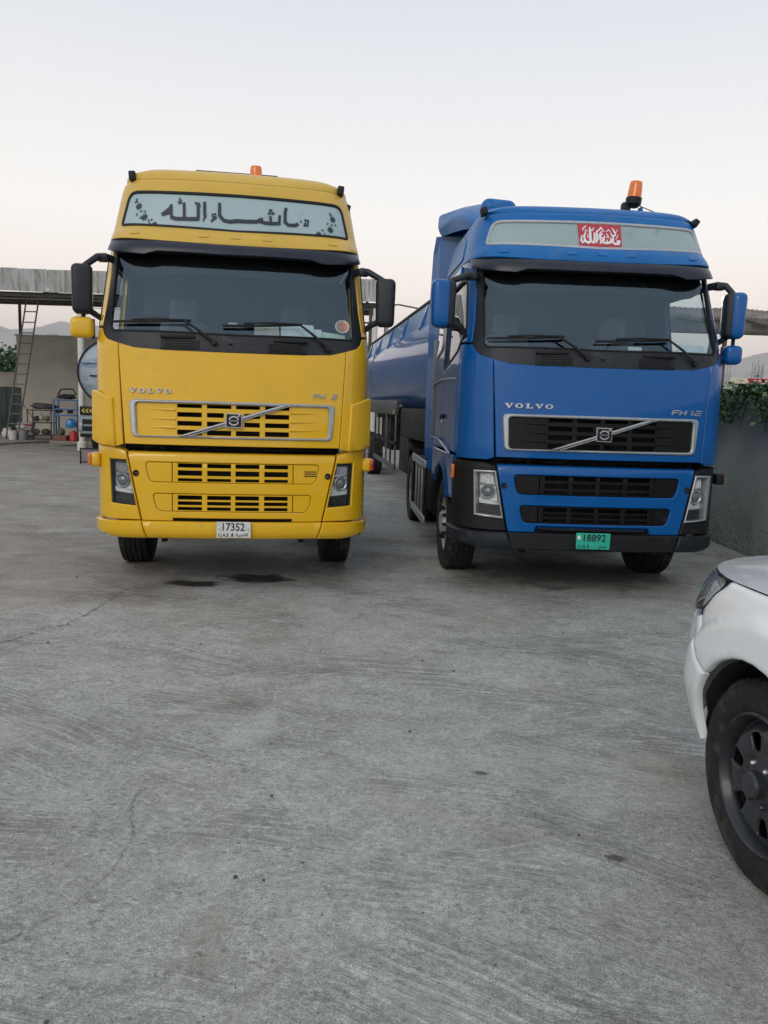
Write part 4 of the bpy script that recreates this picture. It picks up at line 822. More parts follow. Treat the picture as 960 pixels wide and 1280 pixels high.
# ------------------------------------------------------------------ ground
def ground_material():
    m, N, L, b = nt('worn_concrete'); tc = N.new('ShaderNodeTexCoord'); src = tc.outputs['Object']
    def mapping(sx, sy, rz=0., loc=(0, 0, 0)):
        r0 = N.new('ShaderNodeMapping'); r0.inputs['Rotation'].default_value = (0, 0, rz); r0.inputs['Location'].default_value = loc; L.new(src, r0.inputs[0])
        mp = N.new('ShaderNodeMapping'); mp.inputs['Scale'].default_value = (sx, sy, 1); L.new(r0.outputs[0], mp.inputs[0]); return mp.outputs[0]
    def noise(v, s, d=6, r=.55, dist=0.):
        n = N.new('ShaderNodeTexNoise'); n.inputs['Scale'].default_value = s; n.inputs['Detail'].default_value = d; n.inputs['Roughness'].default_value = r; n.inputs['Distortion'].default_value = dist; L.new(v, n.inputs['Vector']); return n.outputs['Fac']
    def mr(v, a, c, lo=0., hi=1., smooth=True):
        n = N.new('ShaderNodeMapRange'); n.interpolation_type = 'SMOOTHSTEP' if smooth else 'LINEAR'
        n.inputs['From Min'].default_value = a; n.inputs['From Max'].default_value = c; n.inputs['To Min'].default_value = lo; n.inputs['To Max'].default_value = hi; L.new(v, n.inputs['Value']); return n.outputs[0]
    def mt(op, a, c):
        n = N.new('ShaderNodeMath'); n.operation = op
        for i, q in enumerate((a, c)):
            if isinstance(q, (int, float)): n.inputs[i].default_value = q
            else: L.new(q, n.inputs[i])
        return n.outputs[0]
    def mix(f, a, c, mode='MIX'):
        n = N.new('ShaderNodeMix'); n.data_type = 'RGBA'; n.blend_type = mode
        if isinstance(f, (int, float)): n.inputs['Factor'].default_value = f
        else: L.new(f, n.inputs['Factor'])
        for k, q in (('A', a), ('B', c)):
            if isinstance(q, tuple): n.inputs[k].default_value = (*q, 1)
            else: L.new(q, n.inputs[k])
        return n.outputs['Result']
    sep = N.new('ShaderNodeSeparateXYZ'); L.new(src, sep.inputs[0]); X, Y = sep.outputs['X'], sep.outputs['Y']
    base = noise(src, .55, 9, .6, .4)
    r = ramp(N, [(.28, (.298, .302, .285)), (.5, (.362, .367, .350)), (.72, (.415, .420, .404))]); L.new(base, r.inputs[0]); col = r.outputs[0]
    med = noise(src, 4.2, 9, .68, .8); col = mix(.85, col, mix(mr(med, .34, .66), (.86, .86, .855), (1.09, 1.09, 1.09)), 'MULTIPLY')
    fine = noise(src, 38, 8, .75); col = mix(1., col, mix(mr(fine, .36, .64), (.76, .76, .76), (1.18, 1.18, 1.18)), 'MULTIPLY')
    grain = noise(src, 150, 4, .7); col = mix(1., col, mix(mr(grain, .38, .62), (.70, .70, .70), (1.28, 1.28, 1.28)), 'MULTIPLY')
    med2 = noise(src, 14, 8, .78, .4); col = mix(1., col, mix(mr(med2, .36, .64), (.86, .86, .86), (1.09, 1.09, 1.09)), 'MULTIPLY')
    # brownish dust and earth, mostly on the far left of the yard
    lx = mr(X, -.6, -3.6); ly = mr(Y, 5.0, 7.5); w = mt('MULTIPLY', lx, ly); n1 = noise(src, .9, 7, .6, .5)
    br = mr(mt('ADD', n1, mt('MULTIPLY', w, .30)), .52, .74); col = mix(mt('MULTIPLY', br, .75), col, (.24, .205, .165))
    n2 = noise(src, 1.3, 6, .6, 1.2); col = mix(mt('MULTIPLY', mr(n2, .58, .74), .45), col, (.27, .24, .20))
    # broom strokes: three patches brushed in different directions
    hgt = None
    wv = N.new('ShaderNodeTexNoise'); wv.inputs['Scale'].default_value = .7; wv.inputs['Detail'].default_value = 2; L.new(src, wv.inputs['Vector'])
    for i, (ang, s, lo, loc) in enumerate(((.15, 46, .495, (0, 0, 0)), (.55, 38, .505, (9, 4, 0)), (-.35, 52, .56, (3, 17, 0)))):
        v0 = mapping(1.6, s, ang, loc); va = N.new('ShaderNodeVectorMath'); va.operation = 'ADD'; L.new(v0, va.inputs[0])
        sc_ = N.new('ShaderNodeVectorMath'); sc_.operation = 'SCALE'; sc_.inputs['Scale'].default_value = 9.0; L.new(wv.outputs['Color'], sc_.inputs[0]); L.new(sc_.outputs[0], va.inputs[1])
        st = noise(va.outputs[0], 1.0, 5, .66, .15)
        k = mr(noise(mapping(.5, .9, ang, (loc[1], loc[0], 0)), 1.5, 5, .55), lo, lo + .12)
        line = mr(st, .42, .58)
        col = mix(mt('MULTIPLY', k, .75), col, mix(1., col, mix(line, (.69, .69, .69), (1.15, 1.15, 1.15)), 'MULTIPLY'))
        hh = mt('MULTIPLY', line, k); hgt = hh if hgt is None else mt('ADD', hgt, hh)
    # scuffed, spalled skin: darker ragged flecks and pits
    vor = N.new('ShaderNodeTexVoronoi'); vor.inputs['Scale'].default_value = 16; vor.inputs['Randomness'].default_value = 1; L.new(mapping(1, 1.7, .2), vor.inputs['Vector'])
    fl = mr(mt('ADD', mt('MULTIPLY', vor.outputs['Distance'], .6), noise(src, 11, 7, .75)), .62, .53)
    pm = mr(mt('ADD', noise(src, 1.7, 6, .65), mt('MULTIPLY', mr(X, .2, -2.0), .20)), .45, .60); col = mix(mt('MULTIPLY', mt('MULTIPLY', fl, pm), .62), col, (.19, .188, .178))
    chip = mr(noise(mapping(1, 1.6, .5, (4, 2, 0)), 24, 6, .75, .5), .585, .61); col = mix(mt('MULTIPLY', mt('MULTIPLY', chip, pm), .55), col, (.56, .56, .54))
    cr = mr(noise(mapping(1, 3.0, .3, (8, 1, 0)), 9, 8, .72, 1.6), .50, .505); cr2 = mr(noise(mapping(1, 3.0, .3, (8, 1, 0)), 9, 8, .72, 1.6), .52, .51); col = mix(mt('MULTIPLY', mt('MULTIPLY', cr, cr2), mt('MULTIPLY', pm, .7)), col, (.06, .06, .058))
    pit = mr(noise(src, 75, 3, .5), .66, .72); col = mix(mt('MULTIPLY', pit, .85), col, (.04, .042, .042))
    pal = mr(noise(mapping(1, 2.2, .3, (5, 5, 0)), 7, 9, .72, .6), .60, .70); col = mix(mt('MULTIPLY', pal, .45), col, (.60, .60, .58))
    pal2 = mr(noise(mapping(1, 1.5, .1, (2, 9, 0)), 1.1, 8, .66, .8), .50, .66); col = mix(mt('MULTIPLY', pal2, .22), col, (.55, .55, .535))
    # oil drips and tyre-darkened ground where the lorries stand
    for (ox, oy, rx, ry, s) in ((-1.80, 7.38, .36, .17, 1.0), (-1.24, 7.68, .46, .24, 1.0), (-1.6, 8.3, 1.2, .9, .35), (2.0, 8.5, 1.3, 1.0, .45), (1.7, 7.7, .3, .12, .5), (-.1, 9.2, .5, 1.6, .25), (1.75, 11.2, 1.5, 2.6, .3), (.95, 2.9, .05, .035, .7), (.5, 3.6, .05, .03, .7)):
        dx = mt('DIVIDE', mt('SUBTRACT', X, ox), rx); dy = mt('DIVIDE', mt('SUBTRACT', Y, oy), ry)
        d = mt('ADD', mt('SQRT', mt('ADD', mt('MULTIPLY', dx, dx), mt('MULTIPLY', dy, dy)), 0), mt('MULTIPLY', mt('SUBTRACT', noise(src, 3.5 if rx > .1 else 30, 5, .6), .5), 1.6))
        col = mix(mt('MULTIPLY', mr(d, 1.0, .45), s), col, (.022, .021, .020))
    L.new(col, b.inputs['Base Color'])
    L.new(mr(med, .3, .7, .62, .85), b.inputs['Roughness']); b.inputs['Specular IOR Level'].default_value = .4
    H = mt('ADD', mt('MULTIPLY', hgt, .55), mt('ADD', mt('MULTIPLY', med, .9), mt('ADD', mt('MULTIPLY', fine, .35), mt('MULTIPLY', mt('ADD', pit, mt('MULTIPLY', fl, pm)), -.5))))
    bp = N.new('ShaderNodeBump'); bp.inputs['Strength'].default_value = .6; bp.inputs['Distance'].default_value = .018; L.new(H, bp.inputs['Height']); L.new(bp.outputs[0], b.inputs['Normal'])
    return m
CONC = ground_material()
bm = bmesh.new()
xs = [-7000, -600, -60, -20, -8, -4, 0, 4, 8, 20, 60, 600, 7000]; ys = [-300, -30, -4, 0, 4, 8, 14, 24, 40, 80, 600, 8000]
gv = [[bm.verts.new((x, y, 0)) for x in xs] for y in ys]
for r0, r1 in zip(gv, gv[1:]):
    for i in range(len(xs) - 1): bm.faces.new((r0[i], r0[i + 1], r1[i + 1], r1[i]))
GROUND = bmo('ground', bm, CONC, smooth=False); GROUND['kind'] = 'structure'
CRK = PM('crack_dark', (.12, .12, .115), .9, var=.4, vscale=30, dirt=(.22, .22, .21), dscale=18, dthr=.36)  # plain darker grey for the crack strips
RDG = PM('crack_ridge', (.20, .205, .205), .85, var=.3, vscale=30, dirt=(.12, .12, .12), dscale=20, dthr=.5)
rc = random.Random(3)
def crack(pts, w, chips=0):
    """a ragged broken edge in the slab: short irregular openings with flakes of concrete lying along it"""
    P = catmull([Vector(p) for p in pts], 26); bm = bmesh.new(); prev = None; drift = 0
    for i, p in enumerate(P):
        a = P[max(0, i - 1)]; c = P[min(len(P) - 1, i + 1)]; d = (c - a).normalized(); n = Vector((-d.y, d.x))
        drift = drift * .8 + rc.uniform(-1, 1) * w * .9; ww = w * rc.choice([.12, .25, .5, .9]) * rc.uniform(.6, 1.3); q = p + n * drift
        cur = [bm.verts.new((q.x + n.x * ww, q.y + n.y * ww, .004)), bm.verts.new((q.x - n.x * ww, q.y - n.y * ww, .0045))]
        if prev and rc.random() < .72: bm.faces.new((prev[0], cur[0], cur[1], prev[1]))
        prev = cur
    bmo('crack', bm, CRK, GROUND, smooth=False)
    if chips:
        bm = bmesh.new()
        for _ in range(chips):
            p = rc.choice(P); s = w * rc.uniform(.25, 1.3); x = p.x + rc.gauss(0, w * 4.5); y = p.y + rc.gauss(0, w * 4.5); r_ = bmesh.ops.create_icosphere(bm, subdivisions=1, radius=s); f = [rc.uniform(.5, 1.4), rc.uniform(.5, 1.4)]
            for v in r_['verts']: v.co = Vector((x + v.co.x * f[0] + rc.uniform(-.2, .2) * s, y + v.co.y * f[1] + rc.uniform(-.2, .2) * s, v.co.z * .22))
        bmo('concrete_flakes', bm, CONC, GROUND, smooth=True, ang=50)['kind'] = 'stuff'
crack([(-2.8, 5.0), (-2.63, 5.35), (-2.52, 5.72), (-2.36, 6.0), (-2.32, 6.52), (-2.33, 7.05), (-2.08, 7.18), (-1.99, 7.39)], .016, 260)
crack([(-1.02, 3.35), (-1.04, 3.24), (-1.0, 3.10), (-.95, 2.95), (-.95, 2.73), (-.98, 2.63), (-1.04, 2.47), (-1.12, 2.36), (-1.2, 2.25)], .005, 90)
#crack([(-.67, 2.65), (-.38, 2.46), (-.27, 2.38), (-.16, 2.33), (.03, 2.20), (.14, 2.13), (.33, 2.02)], .0028)
#crack([(1.14, 2.6), (1.12, 2.48), (1.06, 2.28), (1.0, 2.12), (.97, 1.95)], .0025, False)
# loose grit on the concrete
bm = bmesh.new(); rg = random.Random(11)
for _ in range(150):
    y = 1.9 + 12 * rg.random() ** 1.6; x = rg.uniform(-.52, .5) * (y + .5); s = .002 + .006 * rg.random() ** 3 * (1 + y * .1)
    r_ = bmesh.ops.create_icosphere(bm, subdivisions=1, radius=s)
    for v in r_['verts']: v.co = Vector((x + v.co.x * rg.uniform(.8, 1.3), y + v.co.y * rg.uniform(.8, 1.3), s * .35 + v.co.z * .6))
tag(bmo('grit', bm, PM('dark_grit', (.09, .088, .08), .9, var=.6, vscale=4)), 'fine dark grit scattered over the grey concrete yard', 'grit', kind='stuff')

# ------------------------------------------------------------------ tank trailer behind the blue lorry
def superell(a, c, t, p=2.6):
    co, si = math.cos(t), math.sin(t); return math.copysign(abs(co) ** (2 / p), co) * a, math.copysign(abs(si) ** (2 / p), si) * c
tr = empty('tank_trailer', (1.613, 13.72, 0), math.radians(6.88), 'long dark blue tank trailer coupled behind the blue lorry', 'trailer')
bm = bmesh.new(); R = []; n = 56
for y, sc_ in [(-3.0, .05), (-2.98, .5), (-2.93, .82), (-2.84, .95), (-2.7, 1.0)] + [(-2.2 + i * .6, 1.0) for i in range(20)] + [(9.75, 1.0), (9.88, .95), (9.95, .82), (9.99, .5), (10.0, .05)]:
    R.append([bm.verts.new((superell(1.25 * sc_, .93 * sc_, 2 * PI * k / n)[0], y, 2.46 + superell(1.25 * sc_, .93 * sc_, 2 * PI * k / n)[1])) for k in range(n)])
for A_, B_ in zip(R, R[1:]):
    for k in range(n): bm.faces.new((A_[k], A_[(k + 1) % n], B_[(k + 1) % n], B_[k]))
bm.faces.new(R[0]); bm.faces.new(R[-1])
tk = bmo('tank', bm, TBLU, tr, ang=50)
CO = PM('coaming_blue', (.03, .16, .34), .35, coat=.3, var=.15, vscale=3, dirt=(.12, .17, .22), dscale=4, dthr=.5)
for sd in (-1, 1):
    bm = bmesh.new(); q = [(sd * 1.06, 3.06), (sd * .97, 3.44), (sd * .95, 3.44), (sd * 1.02, 3.06)]
    a = [bm.verts.new((x, -2.6, z)) for x, z in q]; c = [bm.verts.new((x, 9.75, z)) for x, z in q]
    for i in range(4): bm.faces.new((a[i], a[(i + 1) % 4], c[(i + 1) % 4], c[i]))
    bm.faces.new(a[::-1]); bm.faces.new(c); bmo('walkway_coaming', bm, CO, tr, smooth=False)
    tube('walkway_rail', [(sd * .955, -2.6, 3.475), (sd * .955, 9.75, 3.475)], .035, BLK, tr, 8)
    for i in range(6):
        y = -2.2 + i * 2.3; bm = bmesh.new()
        q = [(sd * 1.13, y - .11, 3.03), (sd * 1.13, y + .11, 3.03), (sd * .985, y + .06, 3.43), (sd * .985, y - .06, 3.43)]
        f = [bm.verts.new(p) for p in q]; g_ = [bm.verts.new((p[0] - sd * .07, p[1], p[2])) for p in q]
        bm.faces.new(f); bm.faces.new(g_[::-1])
        for k in range(4): bm.faces.new((f[k], g_[k], g_[(k + 1) % 4], f[(k + 1) % 4]))
        bmo('gusset', bm, TBLU, tr, smooth=False)
    GS = PM('galvanised_beam', (.10, .11, .115), .45, metal=.5, var=.2, vscale=5, dirt=(.12, .11, .1), dscale=4, dthr=.5) if sd < 0 else bpy.data.materials['galvanised_beam']
    box('side_beam', (sd * 1.22, 5.6, 1.70), (.08, 7.6, .26), GS, tr, .01); box('side_lamp', (sd * 1.265, 1.9, 1.62), (.02, .14, .09), PM('greenish_reflector', (.25, .32, .12), .3) if sd < 0 else bpy.data.materials['greenish_reflector'], tr, .004)
    sg = bpy.data.objects.new('side_guard', None); COL.objects.link(sg); sg.parent = tr
    box('guard_rail', (sd * 1.24, 3.7, .56), (.04, 3.8, .10), GS, sg, .008); box('guard_rail', (sd * 1.24, 3.7, 1.02), (.03, 3.8, .06), CHASS, sg, .008)
    for i in range(6): box('guard_post', (sd * 1.225, 1.85 + i * .74, 1.04), (.03, .06, 1.06), GS if i in (0, 2) else CHASS, sg, .006)
    for i in range(3):
        for xo in (1.10, ): wheel(tr, (sd * xo, 6.9 + i * 1.32, .515), sd, W=.36, style='front', rimmat=SILV, n=40)
    tube('landing_leg', [(sd * .6, .4, .12), (sd * .6, .4, 1.4)], .07, CHASS, tr); box('landing_foot', (sd * .6, .4, .09), (.3, .3, .04), CHASS, tr, .01)
    bm = bmesh.new(); add_box(bm, (sd * .42, 3.5, 1.35), (.1, 12.6, .3), .01); bmo('chassis_beam', bm, CHASS, tr)
box('tank_cradle', (0, 3.2, 1.50), (1.6, 12.0, .16), CHASS, tr, .02); box('front_cabinet', (0, -.55, 1.44), (2.36, 4.2, .52), CHASS, tr, .04); box('equipment_box', (-.78, 1.05, .86), (.80, 1.1, .66), CHASS, tr, .04); box('equipment_box', (.78, 1.05, .86), (.80, 1.1, .66), CHASS, tr, .04); box('king_pin_plate', (0, -1.9, 1.22), (.9, 1.0, .08), CHASS, tr, .01)
box('valve_box', (-.9, 4.2, 1.15), (.5, 1.4, .7), CHASS, tr, .05); box('rear_bumper', (0, 10.0, .7), (2.4, .1, .2), CHASS, tr, .02)
tube('tank_ladder_rail', [(-1.26, 6.6, 1.9), (-1.29, 6.8, 2.5), (-1.1, 6.9, 3.2)], .015, GS, tr, 6)

# ------------------------------------------------------------------ pale tanker end on the left, behind the yellow lorry
t2 = empty('tank_trailer', (-7.92, 23.2, 0), 0, 'grey-blue round tank trailer seen from its rear end, by the white shed post', 'trailer')
TK2 = PM('weathered_pale_tank', (.30, .36, .41), .4, metal=.2, var=.2, vscale=1.6, dirt=(.06, .13, .26), dscale=2.6, dthr=.50, vst=(.6, 1, 2.2))
bm = bmesh.new(); R = []; n = 48
for y, s_ in [(-.20, .03), (-.19, .3), (-.15, .6), (-.08, .85), (0, .985), (.02, 1.0), (7.4, 1.0), (7.5, .85), (7.6, .4), (7.62, .03)]:
    R.append([bm.verts.new((1.0 * s_ * math.cos(2 * PI * k / n), y, 2.43 + .93 * s_ * math.sin(2 * PI * k / n))) for k in range(n)])
for A_, B_ in zip(R, R[1:]):
    for k in range(n): bm.faces.new((A_[k], A_[(k + 1) % n], B_[(k + 1) % n], B_[k]))
bm.faces.new(R[0]); bm.faces.new(R[-1]); bmo('tank', bm, TK2, t2, ang=60)
lathe('tank_rim', [(.99, -.03), (1.03, -.03), (1.03, .05), (.99, .05)], (0, 0, 0), (0, 1, 0), BLK, t2, 48)
for v in t2.children[-1].data.vertices: v.co.z = v.co.z * .93 + 2.43
TBL = PM('tank_trim_blue', (.02, .10, .28), .4, var=.2, vscale=4, dirt=(.1, .12, .15), dscale=5)
box('end_seam', (-.5, -.16, 2.68), (.9, .05, .03), TBL, t2, .005); box('end_handle', (-.42, -.2, 2.33), (.36, .05, .04), BLK, t2, .01)
box('saddle', (0, .6, 1.55), (1.5, .3, .3), TBL, t2, .03)
for x_ in (-1, 1): box('chassis_beam', (x_ * .4, 3.7, 1.2), (.12, 7.6, .25), CHASS, t2, .01)
cb = box('chevron_board', (-.70, -.15, 1.33), (.44, .03, .26), BLK, t2, .005)
YST = PM('chevron_yellow', (.6, .5, .06), .5, var=.1)
for i in range(4):
    x = -.86 + i * .11; bm = bmesh.new()
    pts = [(x + .06, 1.385), (x, 1.33), (x + .06, 1.275), (x + .10, 1.275), (x + .04, 1.33), (x + .10, 1.385)]
    f = [bm.verts.new((a, -.168, z)) for a, z in pts]; g_ = [bm.verts.new((a, -.163, z)) for a, z in pts]
    bm.faces.new(f)
    for k in range(6): bm.faces.new((f[k], g_[k], g_[(k + 1) % 6], f[(k + 1) % 6]))
    bmo('chevron', bm, YST, cb, smooth=False)
GB = PM('rear_frame_grey_blue', (.20, .27, .29), .5, var=.2, vscale=6, dirt=(.1, .1, .1), dscale=6)
rf = box('rear_frame', (0, -.08, .93), (1.9, .12, .52), GB, t2, .02)
for z_ in (1.02, .82): box('frame_opening', (-.68, -.145, z_), (.34, .02, .14), DARK, rf, .01)
box('lamp_cluster', (-.90, -.13, .86), (.10, .08, .22), HLD, rf, .01); box('under_run_bar', (0, -.05, .62), (1.9, .1, .10), CHASS, t2, .02)
for sd in (-1, 1):
    for y in (1.3, 2.6): wheel(t2, (sd * .82, y, .5), sd, R=.5, n=32)
    tube('mudflap_stay', [(sd * .9, .4, 1.0), (sd * .9, .4, .5)], .02, CHASS, t2)

# ------------------------------------------------------------------ shed canopies, posts, wall
CORR = PM('corrugated_sheet', (.42, .43, .42), .55, metal=.25, var=.15, vscale=2, dirt=(.22, .21, .19), dscale=3, dthr=.48, vst=(2.5, 1, .5))
CORRD = PM('weathered_roof_sheet', (.20, .185, .17), .7, var=.3, vscale=2, dirt=(.09, .08, .07), dscale=3, dthr=.46, vst=(.5, 1, 3))
STL = PM('dark_steel', (.07, .068, .06), .6, metal=.3, var=.3, vscale=6, dirt=(.11, .07, .04), dscale=5)
WPT = PM('white_post_paint', (.62, .61, .57), .6, var=.1, vscale=3, dirt=(.35, .32, .27), dscale=3, dthr=.55)
def sheet(name, x0, x1, z0, z1, y, mat, parent, pitch=.13, dep=.018, jit=0.):
    bm = bmesh.new(); nn = max(2, int((x1 - x0) / pitch * 4)); prev = None; dz = rc.uniform(-jit, jit)
    for i in range(nn + 1):
        x = x0 + (x1 - x0) * i / nn; yy = y + dep * math.sin(2 * PI * i / 4) + rc.uniform(-.003, .003)
        cur = [bm.verts.new((x, yy, z0 + dz)), bm.verts.new((x, yy, z1 + dz + .02 * (i % 4 == 1))), bm.verts.new((x, yy + .012, z1 + dz)), bm.verts.new((x, yy + .012, z0 + dz))]
        if prev:
            for k in range(4): bm.faces.new((prev[k], cur[k], cur[(k + 1) % 4], prev[(k + 1) % 4]))
        prev = cur
    return bmo(name, bm, mat, parent, smooth=False)
sh = empty('shed', (0, 0, 0), 0, 'long open shed with a pale corrugated canopy on posts behind the yellow lorry', 'shed')
X0, X1 = -20., -.25
x = X0
while x < X1 - .1:
    x2 = min(X1, x + .92); sheet('fascia_sheet', x, x2 - .01, 4.97, 5.66, 25.75 + rc.uniform(-.02, .02), CORR, sh, jit=.02); x = x2
x = X0
while x < X1 - .1:
    x2 = min(X1, x + .98); bm = bmesh.new()
    f = [bm.verts.new(p) for p in ((x, 25.8, 5.62), (x2 - .01, 25.8, 5.62), (x2 - .01, 33.2, 6.1), (x, 33.2, 6.1))]; bm.faces.new(f)
    bmesh.ops.solidify(bm, geom=bm.faces[:], thickness=.02); bmo('roof_sheet', bm, CORR, sh, smooth=False); x = x2
for y, z in ((26.0, 4.90), (28.2, 5.12), (30.5, 5.25), (32.8, 5.4)):
    box('roof_beam', ((X0 + X1) / 2, y, z), (X1 - X0, .10, .14), STL, sh, .01)
for i in range(10):
    x = -19.2 + i * 2.05; tube('rafter', [(x, 25.9, 4.98), (x, 33.0, 5.52)], .045, STL, sh, 6)
    tube('truss_strut', [(x, 26.0, 4.78), (x + 1.0, 26.0, 4.95), (x + 2.05, 26.0, 4.78)], .025, STL, sh, 6)
box('roof_beam', ((X0 + X1) / 2, 26.0, 4.76), (X1 - X0, .07, .05), STL, sh, .01)
def post(x, y, h, r_, mat, par):
    return tube('post', [(x, y, -.02), (x, y, h)], r_, mat, par, 16)
post(-9.84, 25.84, 4.9, .095, WPT, sh); lathe('post_foot', [(.16, 0), (.16, .25), (.10, .30)], (-9.84, 25.84, 0), (0, 0, 1), WPT, sh, 16)
post(-14.72, 30.3, 5.2, .06, WPT, sh); post(-15.15, 33.3, 5.4, .06, STL, sh)
post(-.62, 26.0, 4.8, .055, STL, sh); post(-.47, 26.0, 4.8, .08, WPT, sh); post(-.13, 30.4, 5.2, .09, WPT, sh)
tube('brace', [(-2.6, 26.0, 4.35), (-.55, 26.0, 4.35)], .03, STL, sh, 6); tube('brace', [(-2.2, 26.0, 4.75), (-.6, 26.0, 4.05)], .02, STL, sh, 6)
tube('cable', [(-13.0, 27, 4.95), (-11.0, 27, 4.72), (-9.3, 27, 4.62), (-7.0, 27, 4.70)], .010, PM('red_cable', (.3, .08, .06), .6), sh, 5)
# second canopy on the right, seen from slightly below
s2 = empty('shed', (0, 0, 0), 0, 'weathered brown sheet canopy beyond the planted wall on the right', 'shed')
x = 5.0
while x < 22:
    bm = bmesh.new(); nn = 24; P_ = []
    for i in range(nn + 1):
        xx = x + 1.0 * i / nn; dz = .02 * math.sin(2 * PI * i / 4) + .03 * math.sin(xx * 1.7) * math.sin(xx * .9)
        P_.append([bm.verts.new((xx, 25.0 + .15 * math.sin(xx * 2.3), 5.02 + dz)), bm.verts.new((xx, 24.7, 4.72 + dz)), bm.verts.new((xx, 24.9, 4.34 + dz * .6)), bm.verts.new((xx, 31, 5.3 + dz))])
    for a, c in zip(P_, P_[1:]):
        for k in range(4): bm.faces.new((a[k], c[k], c[(k + 1) % 4], a[(k + 1) % 4]))
    bmo('canopy_sheet', bm, CORRD, s2, smooth=False); x += 1.01
for z, y in ((4.30, 24.9), (4.45, 26.5)): box('roof_beam', (13.5, y, z), (17, .12, .10), STL, s2, .01)
for x in (6.0, 10.3, 15.0, 20.0): post(x, 25.0, 4.4, .07, STL, s2)
for i in range(16): x = 5.5 + i * 1.05; tube('rafter', [(x, 24.66, 4.66 + rc.uniform(-.05, .05)), (x + .9, 24.72, 4.50 + rc.uniform(-.06, .14))], .03, STL, s2, 6)
WALLC = PM('cream_rendered_wall', (.50, .47, .41), .9, var=.06, vscale=.8, dirt=(.38, .35, .30), dscale=.9, dthr=.5, bump=.15, bscale=30)
w1 = tag(box('rendered_wall', (-7.3, 32.7, 2.04), (15.4, .25, 4.10), WALLC, None, .02), 'tall cream rendered wall at the back of the shed', 'wall')
box('wall_coping', (-7.3, 32.7, 4.11), (15.5, .33, .06), WALLC, w1, .01)
w2 = tag(box('rendered_wall', (-18.6, 34.2, 1.3), (7.2, .2, 2.6), PM('pale_far_wall', (.50, .46, .40), .9, var=.06, dirt=(.35, .32, .28), dscale=1), None, .01), 'low pale wall left of the tall cream wall', 'wall')
box('wall_coping', (-18.6, 34.2, 2.63), (7.2, .28, .06), WALLC, w2, .01)
gt = empty('gate', (-15.8, 32.6, 0), 0, 'dark green metal gate at the far left edge, beyond the ladder', 'gate'); GRN = PM('dark_green_metal', (.006, .026, .024), .5, var=.15, dirt=(.015, .028, .025), dscale=4)
for i in range(5): box('gate_board', (-.42 + i * .31, 0, 1.03), (.30, .05, 2.0), GRN, gt, .01)
box('gate_frame', (.2, .04, 2.0), (1.7, .04, .08), GRN, gt, .01)
# raised concrete platform under the shed
bm = bmesh.new(); q = [(-22, 23.0), (-13.4, 24.6), (-12.35, 29.2), (-9.6, 29.4), (-9.4, 33), (-22, 33)]
tp = [bm.verts.new((x, y, .10)) for x, y in q]; bt = [bm.verts.new((x, y, -.02)) for x, y in q]; bm.faces.new(tp)
for i in range(6): bm.faces.new((tp[i], bt[i], bt[(i + 1) % 6], tp[(i + 1) % 6]))
bmo('platform', bm, CONC, smooth=False)['kind'] = 'structure'
bm = bmesh.new(); q = [(-12.9, 26.4), (-11.2, 27.6), (-10.9, 28.6), (-12.2, 28.2)]
tp = [bm.verts.new((x, y, .05)) for x, y in q]; bt = [bm.verts.new((x, y, -.02)) for x, y in q]; bm.faces.new(tp)
for i in range(4): bm.faces.new((tp[i], bt[i], bt[(i + 1) % 4], tp[(i + 1) % 4]))
bmo('ramp', bm, CONC, smooth=False)['kind'] = 'structure'

# ------------------------------------------------------------------ ladder and workshop clutter
LAD = PM('dull_ladder_steel', (.17, .155, .14), .5, metal=.4, var=.2, vscale=8)
la = empty('ladder', (-13.75, 29.3, .10), 0, 'tall metal ladder leaning against the shed canopy', 'ladder')
b0, b1 = Vector((-.22, 0, 0)), Vector((.22, -.05, 0)); t0, t1 = Vector((1.17, -1.1, 4.95)), Vector((1.62, -1.15, 4.95))
tube('rail', [b0, t0], .028, LAD, la, 8); tube('rail', [b1, t1], .028, LAD, la, 8)
for i in range(14): k = .045 + i * .072; tube('rung', [b0.lerp(t0, k), b1.lerp(t1, k)], .020, LAD, la, 6)
tube('prop', [b0.lerp(t0, .36), Vector((.75, .4, .6))], .016, LAD, la, 6)
def rack(x, y, w, d, h, lv, mat, label, th=.035):
    e = empty('shelf_rack', (x, y, .10), 0, label, 'shelf')
    for sx in (-1, 1):
        for sy in (-1, 1): box('rack_post', (sx * (w / 2 - th / 2), sy * (d / 2 - th / 2), h / 2), (th, th, h), mat, e, .004)
    for z in lv: box('shelf', (0, 0, z), (w - th * 2.1, d, th), mat, e, .004)
    return e
BRK = PM('rack_blue', (.03, .13, .33), .45, var=.15, vscale=6, dirt=(.1, .1, .11), dscale=8)
rack(-11.95, 30.0, .92, .5, 1.50, (.12, .92, 1.14, 1.48), BRK, 'blue metal shelf rack against the cream wall', .05)
rack(-12.93, 30.0, .92, .5, 1.12, (.16, .62, 1.08), STL, 'dark low shelf rack left of the blue one', .04)
def blob(name, c, s, mat, label, cat, seed, amp=.25):
    r_ = random.Random(seed); bm = bmesh.new(); bmesh.ops.create_icosphere(bm, subdivisions=3, radius=.5)
    ph = [r_.uniform(0, 6) for _ in range(6)]
    for v in bm.verts:
        k = 1 + amp * (math.sin(v.co.x * 9 + ph[0]) * math.sin(v.co.y * 8 + ph[1]) + .6 * math.sin(v.co.z * 13 + ph[2] + v.co.x * 7))
        v.co = Vector((v.co.x * s[0] * k + c[0], v.co.y * s[1] * k + c[1], max(c[2] - s[2] * .42, v.co.z * s[2] * k + c[2])))
    return tag(bmo(name, bm, mat, ang=80), label, cat)
BCL = PM('grey_tarpaulin', (.07, .068, .065), .8, var=.3, vscale=6, bump=.4, bscale=10)
